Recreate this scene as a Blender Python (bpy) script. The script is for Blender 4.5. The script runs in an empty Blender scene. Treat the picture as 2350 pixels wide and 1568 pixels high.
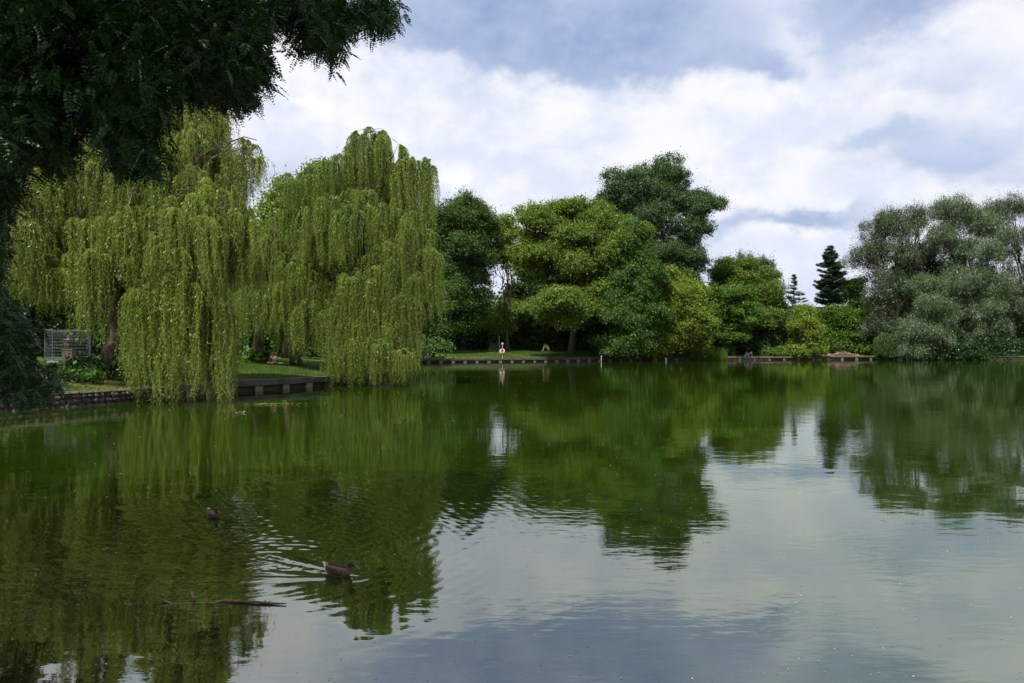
import bpy, bmesh, math, random
import numpy as np
from mathutils import Vector, geometry as mgeo
R = math.radians
scene = bpy.context.scene
col = scene.collection
H = 2.7            # eye height above the water
F = 768.0          # focal length in px of the 1024 px frame
HY = 345.0         # horizon row
K = 1024/2350/F    # metres per (2350 px wide) picture unit and metre of distance

def W(dx, dy, Y, off=0.0):
    """point at distance Y seen at column dx, row dy of the 2350x1568 view"""
    return np.array([(dx*1024/2350-512)/F*Y, Y+off, H+(HY-dy*1024/2350)/F*Y])

# ------------------------------------------------------------------ helpers
def link(o, parent=None):
    col.objects.link(o)
    if parent is not None: o.parent = parent
    return o
def tag(o, label=None, cat=None, group=None, kind=None):
    if label: o['label'] = label
    if cat: o['category'] = cat
    if group: o['group'] = group
    if kind: o['kind'] = kind
    return o
def empty(name, loc=(0,0,0), rz=0, label=None, cat=None, group=None):
    o = bpy.data.objects.new(name, None); o.location = loc; o.rotation_euler = (0,0,rz)
    o.empty_display_size = .2
    link(o); tag(o, label, cat, group); return o
def npmesh(name, V, Fa, mat, parent=None, tone=None, smooth=False, loc=None):
    V = np.asarray(V, np.float32).reshape(-1,3); Fa = np.asarray(Fa, np.int32)
    me = bpy.data.meshes.new(name)
    k = Fa.shape[1]; n = len(Fa)
    me.vertices.add(len(V)); me.vertices.foreach_set('co', V.ravel())
    me.loops.add(n*k); me.loops.foreach_set('vertex_index', Fa.ravel())
    me.polygons.add(n); me.polygons.foreach_set('loop_start', np.arange(0,n*k,k,dtype=np.int32))
    if smooth: me.polygons.foreach_set('use_smooth', np.ones(n,bool))
    if tone is not None:
        a = me.attributes.new('tone','FLOAT','FACE'); a.data.foreach_set('value', np.asarray(tone,np.float32))
    me.update(calc_edges=True)
    me.materials.append(mat)
    o = bpy.data.objects.new(name, me); link(o, parent)
    if loc is not None: o.location = loc
    return o
def pymesh(name, V, Fa, mat, parent=None, smooth=False):
    me = bpy.data.meshes.new(name); me.from_pydata([tuple(map(float,v)) for v in V], [], Fa)
    if smooth: me.polygons.foreach_set('use_smooth', [True]*len(me.polygons))
    me.materials.append(mat)
    o = bpy.data.objects.new(name, me); return link(o, parent)

class MB:
    """collects boxes, tubes and blobs into one mesh"""
    def __init__(s): s.V=[]; s.F=[]
    def add(s, V, Fa):
        b=len(s.V); s.V += [tuple(v) for v in V]; s.F += [tuple(i+b for i in f) for f in Fa]
    def box(s, c, d, rz=0, taper=1.0, ry=0):
        x,y,z = d[0]/2,d[1]/2,d[2]/2; P=[]
        for sz,t in ((-1,1),(1,taper)):
            for sx,sy in ((-1,-1),(1,-1),(1,1),(-1,1)):
                px,py,pz = sx*x*t, sy*y*t, sz*z
                px,pz = px*math.cos(ry)+pz*math.sin(ry), -px*math.sin(ry)+pz*math.cos(ry)
                P.append((c[0]+px*math.cos(rz)-py*math.sin(rz), c[1]+px*math.sin(rz)+py*math.cos(rz), c[2]+pz))
        s.add(P,[(3,2,1,0),(4,5,6,7),(0,1,5,4),(1,2,6,5),(2,3,7,6),(3,0,4,7)])
    def tube(s, P, rad, n=6):
        P=[np.array(p,float) for p in P]
        if np.isscalar(rad): rad=[rad]*len(P)
        V=[]; u=None
        for i,p in enumerate(P):
            t=P[min(i+1,len(P)-1)]-P[max(i-1,0)]; t=t/(np.linalg.norm(t)+1e-9)
            if u is None:
                a=np.array([0,0,1.]) if abs(t[2])<.9 else np.array([1.,0,0]); u=np.cross(t,a)
            u=u-t*np.dot(u,t); u=u/(np.linalg.norm(u)+1e-9); v=np.cross(t,u)
            for k in range(n):
                a=2*math.pi*k/n; V.append(p+rad[i]*(u*math.cos(a)+v*math.sin(a)))
        Fa=[]
        for i in range(len(P)-1):
            for k in range(n):
                Fa.append((i*n+k,i*n+(k+1)%n,(i+1)*n+(k+1)%n,(i+1)*n+k))
        Fa.append(tuple(range(n-1,-1,-1))); Fa.append(tuple((len(P)-1)*n+k for k in range(n)))
        s.add(V,Fa)
    def ball(s, c, r, nu=10, nv=7, jit=0, rng=None):
        if np.isscalar(r): r=(r,r,r)
        V=[(c[0],c[1],c[2]-r[2])]
        for j in range(1,nv):
            for i in range(nu):
                th=math.pi*j/nv; ph=2*math.pi*i/nu; q=1+(rng.uniform(-jit,jit) if rng is not None else 0)
                V.append((c[0]+q*r[0]*math.sin(th)*math.cos(ph),c[1]+q*r[1]*math.sin(th)*math.sin(ph),c[2]-q*r[2]*math.cos(th)))
        V.append((c[0],c[1],c[2]+r[2])); Fa=[]; L=len(V)-1
        for i in range(nu): Fa.append((0,1+(i+1)%nu,1+i))
        for j in range(nv-2):
            for i in range(nu):
                a=1+j*nu; Fa.append((a+i,a+(i+1)%nu,a+nu+(i+1)%nu,a+nu+i))
        a=1+(nv-2)*nu
        for i in range(nu): Fa.append((a+i,a+(i+1)%nu,L))
        s.add(V,Fa)
    def build(s, name, mat, parent=None, smooth=False):
        return pymesh(name, s.V, s.F, mat, parent, smooth)

def skin(name, verts, edges, radii, mat, parent=None, levels=2, root=0):
    """grow one continuous surface round a skeleton"""
    me=bpy.data.meshes.new(name+'_sk'); me.from_pydata([tuple(v) for v in verts], edges, [])
    o=bpy.data.objects.new(name+'_sk', me); col.objects.link(o)
    m=o.modifiers.new('s','SKIN'); m.use_smooth_shade=True
    sv=me.skin_vertices[0].data
    for i,r in enumerate(radii):
        sv[i].radius=(r,r) if np.isscalar(r) else r
        sv[i].use_root=(i==root)
    s2=o.modifiers.new('u','SUBSURF'); s2.levels=levels; s2.render_levels=levels
    dg=bpy.context.evaluated_depsgraph_get(); dg.update()
    nm=bpy.data.meshes.new_from_object(o.evaluated_get(dg)); 
    bpy.data.objects.remove(o); bpy.data.meshes.remove(me)
    nm.materials.clear(); nm.materials.append(mat)
    for p in nm.polygons: p.use_smooth=True; p.material_index=0
    r=bpy.data.objects.new(name,nm); return link(r,parent)

# ------------------------------------------------------------------ materials
class NT:
    def __init__(s, nt): s.nt=nt
    def n(s, t, **kw):
        x=s.nt.nodes.new(t)
        for k,v in kw.items(): setattr(x,k,v)
        return x
    def put(s, sock, v):
        if isinstance(v, bpy.types.NodeSocket): s.nt.links.new(v, sock)
        elif v is not None:
            try: sock.default_value=v
            except Exception: sock.default_value=(v,v,v)
    def m(s, op, a, b=None, c=None, clamp=False):
        x=s.n('ShaderNodeMath', operation=op, use_clamp=clamp)
        s.put(x.inputs[0],a)
        if b is not None: s.put(x.inputs[1],b)
        if c is not None: s.put(x.inputs[2],c)
        return x.outputs[0]
    def mix(s, f, a, b, blend='MIX'):
        x=s.n('ShaderNodeMix', data_type='RGBA', blend_type=blend)
        s.put(x.inputs[0],f)
        for i,v in ((6,a),(7,b)):
            if isinstance(v,(tuple,list)) and len(v)==3: v=(*v,1)
            s.put(x.inputs[i],v)
        return x.outputs[2]
    def noise(s, vec, scale, detail=3, rough=.5, dist=0.):
        x=s.n('ShaderNodeTexNoise'); 
        if vec is not None: s.put(x.inputs['Vector'],vec)
        x.inputs['Scale'].default_value=scale; x.inputs['Detail'].default_value=detail
        x.inputs['Roughness'].default_value=rough; x.inputs['Distortion'].default_value=dist
        return x.outputs['Fac']
    def ramp(s, f, lo, hi, smooth=True):
        x=s.n('ShaderNodeMapRange'); x.interpolation_type='SMOOTHSTEP' if smooth else 'LINEAR'
        s.put(x.inputs[0],f); x.inputs[1].default_value=lo; x.inputs[2].default_value=hi
        return x.outputs[0]
    def vmul(s, v, k):
        x=s.n('ShaderNodeVectorMath', operation='MULTIPLY'); s.put(x.inputs[0],v); x.inputs[1].default_value=k
        return x.outputs[0]
def newmat(name):
    m=bpy.data.materials.new(name); m.use_nodes=True; m.node_tree.nodes.clear()
    N=NT(m.node_tree); out=N.n('ShaderNodeOutputMaterial'); return m,N,out
def leafmat(name, dark, light, accent=None, acc_lo=.9, trans=.3, rough=.5, spec=.25, tint=None):
    """tone 0..1 of each leaf (its own colour) picks between two greens"""
    m,N,out=newmat(name)
    a=N.n('ShaderNodeAttribute', attribute_name='tone'); t=a.outputs['Fac']
    c=N.mix(t,dark,light)
    if accent is not None:
        c=N.mix(N.ramp(t,acc_lo,acc_lo+.04),c,accent)
    p=N.n('ShaderNodeBsdfPrincipled'); N.put(p.inputs['Base Color'],c)
    p.inputs['Roughness'].default_value=rough; p.inputs['Specular IOR Level'].default_value=spec
    tr=N.n('ShaderNodeBsdfTranslucent')
    N.put(tr.inputs['Color'], N.mix(1.0,c,tint or (1.1,1.25,.45),'MULTIPLY'))
    mx=N.n('ShaderNodeMixShader'); mx.inputs[0].default_value=trans
    N.put(mx.inputs[1],p.outputs[0]); N.put(mx.inputs[2],tr.outputs[0]); N.put(out.inputs[0],mx.outputs[0])
    return m
def plain(name, c1, c2=None, scale=8, rough=.8, bump=0, bscale=None, metal=0, spec=.3, stretch=None, bdist=.02, detail=4):
    m,N,out=newmat(name)
    tc=N.n('ShaderNodeTexCoord'); v=tc.outputs['Object']
    if stretch: v=N.vmul(v,stretch)
    p=N.n('ShaderNodeBsdfPrincipled')
    f=N.noise(v,scale,detail,.6)
    N.put(p.inputs['Base Color'], N.mix(N.ramp(f,.3,.7),c1,c2 or tuple(x*.8 for x in c1)))
    p.inputs['Roughness'].default_value=rough; p.inputs['Metallic'].default_value=metal
    p.inputs['Specular IOR Level'].default_value=spec
    if bump:
        b=N.n('ShaderNodeBump'); b.inputs['Strength'].default_value=bump; b.inputs['Distance'].default_value=bdist
        N.put(b.inputs['Height'],N.noise(v,bscale or scale*3,5,.6)); N.put(p.inputs['Normal'],b.outputs[0])
    N.put(out.inputs[0],p.outputs[0]); return m

M={}
M['bark']=plain('bark',(.045,.032,.022),(.09,.07,.05),3,.9,.8,6,stretch=(3,3,.6),bdist=.05)
M['bark_grey']=plain('bark_grey',(.07,.06,.05),(.13,.12,.1),3,.9,.6,6,stretch=(3,3,.6),bdist=.05)
M['twig']=plain('twig',(.20,.20,.04),(.14,.15,.03),2,.7)
M['coping']=plain('coping_concrete',(.04,.036,.034),(.085,.077,.07),1.2,.9,.5,20,detail=8)
M['concrete']=plain('pale_concrete',(.19,.17,.125),(.11,.095,.07),.9,.9,.4,25,detail=8)
M['concrete_dk']=plain('panel_concrete',(.20,.17,.12),(.09,.075,.05),.8,.9,.4,20,detail=8,stretch=(1,1,2))
M['stone']=plain('wall_stone',(.10,.085,.06),(.038,.034,.03),1.7,.9,.8,9,detail=6,bdist=.03)
M['stone_core']=plain('wall_core',(.035,.032,.028),None,4,.95)
M['steel']=plain('galvanised_steel',(.11,.12,.13),(.07,.08,.09),6,.5,metal=.2)
M['wire']=plain('galvanised_wire',(.13,.14,.15),(.09,.1,.11),6,.5,metal=.2)
M['bronze']=plain('bronze',(.13,.105,.08),(.075,.06,.045),7,.38,.2,12,metal=.6)
M['sand_pedestal']=plain('pedestal_sandstone',(.17,.13,.10),(.10,.08,.06),5,.9,.5,20)
M['sand_statue']=plain('ochre_sandstone',(.44,.32,.15),(.34,.24,.11),5,.85,.3,18)
M['slab_dark']=plain('dark_slab',(.04,.04,.04),None,6,.8)
M['skin']=plain('skin',(.45,.24,.16),(.40,.20,.13),6,.55)
M['hair_blond']=plain('blond_hair',(.22,.13,.06),(.14,.08,.03),20,.6)
M['hair_dark']=plain('reddish_hair',(.10,.03,.015),(.05,.015,.01),20,.6)
M['cloth_pink']=plain('pale_pink_cloth',(.8,.62,.6),(.7,.52,.5),10,.9,.4,25)
M['cloth_dark']=plain('dark_cloth',(.02,.02,.025),(.04,.04,.045),10,.9)
M['cloth_grey']=plain('grey_cloth',(.13,.12,.13),(.09,.085,.09),10,.9,.4,25)
M['cloth_white']=plain('white_cloth',(.7,.7,.72),(.6,.6,.62),10,.9,.4,25)
M['cloth_teal']=plain('green_cloth',(.22,.5,.33),(.12,.35,.4),3,.9)
M['cloth_violet']=plain('violet_cloth',(.5,.28,.55),(.4,.2,.45),8,.9)
M['cloth_red']=plain('red_cloth',(.55,.06,.07),(.4,.04,.05),8,.9)
M['cloth_lime']=plain('lime_cloth',(.42,.6,.02),(.3,.45,.02),8,.9)
M['ring_red']=plain('ring_red',(.62,.05,.025),(.5,.05,.03),5,.5)
M['ring_white']=plain('ring_white',(.78,.78,.76),(.6,.6,.58),5,.5)
M['post_grey']=plain('post_grey',(.38,.40,.42),(.28,.30,.32),8,.6)
M['wood_old']=plain('weathered_wood',(.12,.1,.08),(.06,.05,.04),4,.9,.5,14,stretch=(4,4,.5))
M['bench_dark']=plain('dark_bench_paint',(.015,.017,.025),None,4,.6)
M['driftwood']=plain('wet_wood',(.10,.065,.045),(.035,.022,.016),14,.55,.6,30)
M['brush']=plain('dead_branches',(.30,.22,.17),(.16,.11,.08),2,.9)
M['render_white']=plain('white_render',(.72,.71,.68),(.6,.59,.56),1.5,.9)
M['roof_tile']=plain('roof_tile',(.32,.11,.05),(.2,.07,.035),6,.9)
M['glass_dark']=plain('window_glass',(.02,.025,.03),None,3,.15)
M['soil']=plain('dark_soil',(.05,.042,.025),(.025,.03,.012),2,.95,.6,9)
M['dirt']=plain('dirt_path',(.17,.125,.085),(.11,.08,.055),2.5,.95,.6,12,detail=8)

M['willow']=leafmat('willow_leaf',(.058,.104,.009),(.235,.31,.037),(.27,.34,.12),.93,.35,.42,.4)
M['willow2']=leafmat('willow_leaf_green',(.042,.10,.010),(.19,.275,.032),(.28,.36,.16),.93,.35,.42,.4)
M['willow3']=leafmat('small_willow_leaf',(.025,.06,.014),(.075,.13,.04),None,.93,.25)
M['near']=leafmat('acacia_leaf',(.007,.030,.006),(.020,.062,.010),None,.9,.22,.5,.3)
M['l_dark']=leafmat('dark_leaf',(.032,.07,.016),(.088,.155,.032),(.12,.07,.04),.97)
M['l_under']=leafmat('undergrowth_leaf',(.018,.042,.008),(.045,.085,.015))
M['l_plane']=leafmat('plane_leaf',(.06,.11,.012),(.16,.225,.036),(.26,.27,.06),.96)
M['l_light']=leafmat('light_leaf',(.085,.145,.02),(.2,.27,.045))
M['l_poplar']=leafmat('poplar_leaf',(.032,.068,.024),(.085,.14,.058),(.2,.26,.15),.96)
M['l_alder']=leafmat('alder_leaf',(.03,.08,.015),(.085,.16,.03))
M['l_yellow']=leafmat('box_elder_leaf',(.085,.14,.013),(.20,.27,.035),(.22,.16,.07),.95)
M['l_horn']=leafmat('hornbeam_leaf',(.035,.09,.007),(.095,.17,.018))
M['l_maple']=leafmat('maple_leaf',(.05,.10,.01),(.14,.20,.027),(.18,.17,.05),.95)
M['l_silver']=leafmat('silver_willow_leaf',(.038,.072,.028),(.13,.185,.088),(.30,.36,.27),.88,.25,.45,.4,tint=(1.1,1.2,.7))
M['l_silver_dk']=leafmat('grey_willow_leaf',(.024,.044,.018),(.088,.125,.058),(.24,.28,.22),.9,.25,.45,.4,tint=(1.1,1.2,.7))
M['l_pine']=leafmat('pine_needle',(.012,.030,.016),(.03,.06,.032),None,.9,.08)
M['l_larch']=leafmat('larch_needle',(.04,.07,.03),(.09,.12,.06))
M['l_reed']=leafmat('reed_leaf',(.05,.11,.012),(.12,.2,.03),None,.9,.35)
M['grass_blade']=leafmat('grass_blade',(.022,.055,.005),(.06,.10,.013),(.2,.17,.06),.93,.3)
M['litter']=leafmat('floating_leaf',(.10,.10,.02),(.32,.34,.16),(.6,.6,.55),.82,.1)
M['pondweed']=plain('pondweed',(.10,.115,.012),(.07,.08,.01),6,.7)

# ground
m,N,out=newmat('ground'); M['ground']=m
tc=N.n('ShaderNodeTexCoord'); v=tc.outputs['Object']
n1=N.noise(v,.35,5,.6); n2=N.noise(v,3.,6,.7); n3=N.noise(v,.09,3,.5)
c=N.mix(N.ramp(n2,.3,.7),(.016,.042,.004),(.042,.078,.009))
c=N.mix(N.m('MULTIPLY',N.ramp(n1,.5,.68),.55),c,(.17,.14,.045))
a=N.n('ShaderNodeAttribute', attribute_name='bare')
bare=N.ramp(N.m('ADD',a.outputs['Fac'],N.m('MULTIPLY',N.m('SUBTRACT',n2,.5),.9)),.35,.65)
c=N.mix(bare,c,N.mix(N.ramp(n1,.35,.65),(.17,.115,.08),(.085,.06,.045)))
p=N.n('ShaderNodeBsdfPrincipled'); N.put(p.inputs['Base Color'],c); p.inputs['Roughness'].default_value=.95
p.inputs['Specular IOR Level'].default_value=.1
b=N.n('ShaderNodeBump'); b.inputs['Strength'].default_value=.8; b.inputs['Distance'].default_value=.06
N.put(b.inputs['Height'],N.noise(v,9,5,.7)); N.put(p.inputs['Normal'],b.outputs[0])
N.put(out.inputs[0],p.outputs[0])

# water
m,N,out=newmat('pond_water'); M['water']=m
tc=N.n('ShaderNodeTexCoord'); v=tc.outputs['Object']
patch=N.ramp(N.noise(v,.11,3,.5),.38,.62)            # calmer and livelier areas
h1=N.noise(N.vmul(v,(.7,1.25,1)),1.5,2,.5,.3)
h2=N.noise(N.vmul(v,(.6,1.5,1)),5.0,2,.5,.2)
h3=N.noise(N.vmul(v,(.35,.5,1)),1.,1,.5)
hh=N.m('ADD',N.m('MULTIPLY',h1,.0030),N.m('MULTIPLY',h3,.006))
hh=N.m('ADD',hh,N.m('MULTIPLY',h2,N.m('MULTIPLY_ADD',patch,.0019,.0003)))
b=N.n('ShaderNodeBump'); b.inputs['Strength'].default_value=1; b.inputs['Distance'].default_value=1.0
N.put(b.inputs['Height'],hh)
murk=N.mix(N.ramp(N.noise(v,.5,4,.6),.3,.7),(.0085,.018,.0009),(.0115,.022,.0014))
sw=N.n('ShaderNodeSeparateXYZ'); N.put(sw.inputs[0],v)      # murk turns browner towards the near left bank
near_left=N.m('SUBTRACT',1.,N.ramp(N.m('ADD',N.m('ADD',sw.outputs[1],N.m('MULTIPLY',sw.outputs[0],.9)),N.m('MULTIPLY',N.noise(v,.7,4,.6),2.5)),4.5,9.))
murk=N.mix(N.m('MULTIPLY',near_left,.85),murk,(.012,.010,.0035))
d=N.n('ShaderNodeBsdfDiffuse'); N.put(d.inputs['Color'],murk)
g=N.n('ShaderNodeBsdfGlossy'); g.inputs['Roughness'].default_value=.018; N.put(g.inputs['Color'],(.93,.98,.90,1)); N.put(g.inputs['Normal'],b.outputs[0])
fr=N.n('ShaderNodeFresnel'); fr.inputs['IOR'].default_value=3.5; N.put(fr.inputs['Normal'],b.outputs[0])
mx=N.n('ShaderNodeMixShader'); N.put(mx.inputs[0],fr.outputs[0]); N.put(mx.inputs[1],d.outputs[0]); N.put(mx.inputs[2],g.outputs[0])
N.put(out.inputs[0],mx.outputs[0])

# duck plumage
def duckmat():
    m,N,out=newmat('duck_plumage'); tc=N.n('ShaderNodeTexCoord'); v=tc.outputs['Object']
    w=N.noise(N.vmul(v,(38,30,60)),1,3,.6,1.2); c=N.mix(N.ramp(w,.42,.6),(.013,.007,.003),(.08,.038,.014))
    sx=N.n('ShaderNodeSeparateXYZ'); N.put(sx.inputs[0],v)
    c=N.mix(N.ramp(sx.outputs[2],.12,.145),c,(.016,.012,.010))        # dark crown
    fore=N.m('MULTIPLY',N.ramp(sx.outputs[0],.135,.165),N.m('SUBTRACT',1.,N.ramp(sx.outputs[2],.085,.115)))
    c=N.mix(N.m('MULTIPLY',fore,.8),c,(.13,.07,.025))
    c=N.mix(N.m('SUBTRACT',1.,N.ramp(sx.outputs[0],-.205,-.175)),c,(.42,.36,.30))
    p=N.n('ShaderNodeBsdfPrincipled'); N.put(p.inputs['Base Color'],c); p.inputs['Roughness'].default_value=.6
    b=N.n('ShaderNodeBump'); b.inputs['Strength'].default_value=.6; b.inputs['Distance'].default_value=.004
    N.put(b.inputs['Height'],w); N.put(p.inputs['Normal'],b.outputs[0]); N.put(out.inputs[0],p.outputs[0]); return m
M['duck']=duckmat()
M['duck_wing']=plain('wing_feather',(.010,.006,.004),(.075,.036,.014),1,.6,.5,1,stretch=(55,60,110),bdist=.004)
M['bill']=plain('duck_bill',(.10,.085,.04),(.06,.05,.03),30,.5)
M['eye']=plain('eye',(.005,.005,.005),None,5,.1)

# ------------------------------------------------------------------ shoreline and ground
SHORE=[(-3,2.2),(-7,4.2),(-10.5,9),(-16,21),(-20.9,30),(-20.7,31),(-18.1,35.4),(-16.9,40.5),(-16.6,43.5),(-13.9,47.5),(-11.2,52.5),(-9.8,62),(-13,78),
       (-17,100),(-19,111),(-15.4,117),(19.8,130),(38.3,138),(52,140.5),(67,143),(80,139),(92,130),(110,110),(120,80),(110,40),(70,10),(30,2.5),(8,2)]
SP=np.array(SHORE,float); SQ=np.roll(SP,-1,axis=0)
def shore_dist(x,y):
    """distance to the shoreline, positive on land"""
    P=np.stack([np.atleast_1d(x),np.atleast_1d(y)],-1).astype(float)
    d=np.full(len(P),1e9); ins=np.zeros(len(P),bool)
    for a,b in zip(SP,SQ):
        ab=b-a; t=np.clip(((P-a)@ab)/(ab@ab),0,1); q=a+t[:,None]*ab
        d=np.minimum(d,np.hypot(*(P-q).T))
        c=((a[1]>P[:,1])!=(b[1]>P[:,1]))
        xi=(b[0]-a[0])*(P[:,1]-a[1])/((b[1]-a[1]) if b[1]!=a[1] else 1e-9)+a[0]
        ins^=c&(P[:,0]<xi)
    return np.where(ins,-d,d)
def gz(x,y):
    s=shore_dist(x,y); x=np.atleast_1d(x); y=np.atleast_1d(y)
    right=np.clip((x-25)/20,0,1)
    return .60+(1.2-.55*right)*(1-np.exp(-np.maximum(s-.3,0)/7))+np.clip(s/3,0,1)*.05*np.sin(x*.7)*np.cos(y*.6)
def g1(x,y): return float(gz(x,y)[0])

rng=np.random.default_rng(5)
def grid(x0,x1,y0,y1,st,jit=.3):
    X,Y=np.meshgrid(np.arange(x0,x1,st),np.arange(y0,y1,st)); P=np.stack([X.ravel(),Y.ravel()],-1)
    return P+rng.uniform(-jit*st,jit*st,P.shape)
P=[grid(-48,-6,0,80,1.0), grid(-60,95,112,160,2.0), grid(-260,320,-120,330,14), grid(-2500,2500,-2500,2500,180), grid(-60,10,-30,30,3)]
P=np.concatenate(P); s=shore_dist(P[:,0],P[:,1]); P=P[s>.7]
dense=[]
for a,b in zip(SP,SQ):
    n=max(1,int(np.hypot(*(b-a))/1.5)); dense+= [a+(b-a)*i/n for i in range(n)]
dense=np.array(dense); nd=len(dense)
allp=np.concatenate([dense,P])
res=mgeo.delaunay_2d_cdt([Vector(p) for p in allp],[(i,(i+1)%nd) for i in range(nd)],[],0,1e-5)
V2=np.array([tuple(v) for v in res[0]]); T=np.array([f for f in res[2] if len(f)==3])
cen=V2[T].mean(1); T=T[shore_dist(cen[:,0],cen[:,1])>0]
z=gz(V2[:,0],V2[:,1])
gm=npmesh('ground',np.column_stack([V2,z]),T,M['ground'],smooth=True); tag(gm,kind='structure')
bare=np.zeros(len(V2))
def spot(x,y,rx,ry,a): 
    global bare
    bare=np.maximum(bare,a*np.exp(-((V2[:,0]-x)/rx)**2-((V2[:,1]-y)/ry)**2))
spot(62,147,8,5,1.1); spot(50,143,9,2.5,.7); spot(25,136,7,4,.55); spot(-21,38,2.5,4,.7); spot(-22,33,3,3,.7); spot(-2,125.5,16,1.6,.45); spot(6,124.5,3,1.5,.4)
at=gm.data.attributes.new('bare','FLOAT','POINT'); at.data.foreach_set('value',bare.astype(np.float32))
# bank edge dropping into the water
_V=[];_F=[]
for i,q in enumerate(dense):
    q2=dense[(i+1)%nd]; q0=dense[i-1]; t_=(q2-q0)/(np.linalg.norm(q2-q0)+1e-9); n_=np.array([-t_[1],t_[0]])
    if shore_dist(*(q+n_*.3))[0]<0: n_=-n_
    a_=q+n_*.06; b_=q-n_*(.10); _V+=[(a_[0],a_[1],g1(*q)+.012),(b_[0]+n_[0]*.2,b_[1]+n_[1]*.2,.05),(b_[0],b_[1],-1.7)]
for i in range(nd):
    j=(i+1)%nd; _F+=[(i*3,j*3,j*3+1,i*3+1),(i*3+1,j*3+1,j*3+2,i*3+2)]
npmesh('bank',_V,_F,M['soil'],smooth=True)['kind']='structure'
# pond bed
npmesh('pond_bed',[(-40,-5,-1.6),(130,-5,-1.6),(130,155,-1.6),(-40,155,-1.6)],[(0,1,2,3)],M['dirt'])['kind']='structure'

# ------------------------------------------------------------------ water surface with the ducks' wakes in it
D1=np.array([-2.02,9.0]); A1=R(-24)      # front duck: place and heading
D2=np.array([-4.69,12.05]); A2=R(-48)
def wake(x,y):
    h=np.zeros_like(x)
    for (c,ang,amp,curv,L) in ((D1,R(-14),1.0,.05,5.),(D2,R(-34),.6,.03,2.5)):
        ca,sa=math.cos(ang),math.sin(ang)
        u=(x-c[0]-.16*ca)*ca+(y-c[1]-.16*sa)*sa; n=-(x-c[0]-.16*ca)*sa+(y-c[1]-.16*sa)*ca
        s=-u                                     # distance behind the breast
        sp=np.maximum(s,0); n2=n-curv*sp*sp
        for k,(off,w,am) in enumerate(((.30,.045,1.),(.21,.04,-.6),(.40,.05,.55),(.13,.05,.5),(.52,.06,-.4))):
            arm=np.abs(n2)-(.05+sp*off)
            h+= amp*am*.0065*np.exp(-(arm/(w*(1+sp*.55)))**2)*np.exp(-sp/L*1.3)*(1/(1+np.exp(np.clip(-s*30-2.,-50,50))))
        # bow ring
        r=np.hypot(x-c[0]-.18*ca,y-c[1]-.18*sa); h+= amp*.004*np.exp(-((r-.17)/.05)**2)*(s<.25)
        # churned water between the arms
        inside=1/(1+np.exp(np.clip((np.abs(n2)-sp*.34-.03)*18,-50,50))); 
        h+= amp*.0022*inside*np.exp(-sp/1.5)*(s>0)*(np.sin(31*x+17*y+3*np.sin(9*y))*np.cos(43*y-11*x+2*np.sin(13*x)))
    # old rings spreading from where the ducks have been
    for (cx,cy,lam,am,dec,ph) in ((-4.2,10.9,.20,.0016,3.2,0),(-3.2,10.0,.15,.0012,2.0,1.),(-4.7,12.0,.24,.0020,4.5,2.),(-6.0,13.5,.33,.0018,6.,.5)):
        r=np.hypot(x-cx,(y-cy)); th=np.arctan2(y-cy,x-cx)
        sect=.35+.65*np.exp(-((th-.6)/.7)**2)
        h+= am*sect*np.exp(-r/dec)*np.sin(2*math.pi*r/lam+ph+.6*np.sin(3*th+cx))
    # patch of short wavelets behind the front duck
    m_=np.exp(-((x+3.05)/.75)**2-((y-10.3)/.9)**2)
    rw=np.random.default_rng(2)
    for _ in range(16):
        th=rw.normal(1.45,.42); k_=2*math.pi/rw.uniform(.07,.22); p_=rw.uniform(0,6.28)
        h+= .013/k_*m_*np.sin(k_*(x*math.cos(th)+y*math.sin(th))+p_+.8*np.sin(2.3*x+p_*3)+.5*np.sin(3.1*y+p_))
    return h
def steps(segs):
    o=[]
    for a,b,st in segs: o+=list(np.arange(a,b,st))
    return np.array(o+[segs[-1][1]])
xs=steps([(-40,-9,2.),(-9,-6,.12),(-6,.5,.022),(.5,4,.12),(4,130,4.)])
ys=steps([(-4,5.6,.8),(5.6,8.,.08),(8.,13.5,.024),(13.5,18,.10),(18,30,.6),(30,155,3.)])
X,Y=np.meshgrid(xs,ys); fade=np.clip((X+9)/2,0,1)*np.clip((4-X)/2,0,1)*np.clip((Y-5.6)/1,0,1)*np.clip((18-Y)/3,0,1)
Z=wake(X,Y)*fade
nx,ny=len(xs),len(ys); I=np.arange(nx*ny).reshape(ny,nx)
Q=np.stack([I[:-1,:-1],I[:-1,1:],I[1:,1:],I[1:,:-1]],-1).reshape(-1,4)
qc=np.stack([X.ravel()[Q].mean(1),Y.ravel()[Q].mean(1)],-1)
Q=Q[shore_dist(qc[:,0],qc[:,1])<4]
tag(npmesh('water',np.stack([X.ravel(),Y.ravel(),Z.ravel()],-1),Q,M['water'],smooth=True),kind='structure')

# ------------------------------------------------------------------ leaves
def unit(v): return v/(np.linalg.norm(v,axis=-1,keepdims=True)+1e-9)
def leaves(name, C, A, Nn, L, Wd, mat, parent, tone, kind=None):
    n=len(C); A=unit(A); B=unit(np.cross(Nn,A)); Nn=np.cross(A,B)
    L=np.broadcast_to(L,(n,))[:,None]; Wd=np.broadcast_to(Wd,(n,))[:,None]
    V=np.empty((n,4,3),np.float32)
    V[:,0]=C-A*L*.5; V[:,2]=C+A*L*.5
    V[:,1]=C+B*Wd*.5+Nn*Wd*.12; V[:,3]=C-B*Wd*.5+Nn*Wd*.12
    return npmesh(name,V.reshape(-1,3),np.arange(n*4).reshape(n,4),mat,parent,tone=np.clip(tone,0,1))

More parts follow.
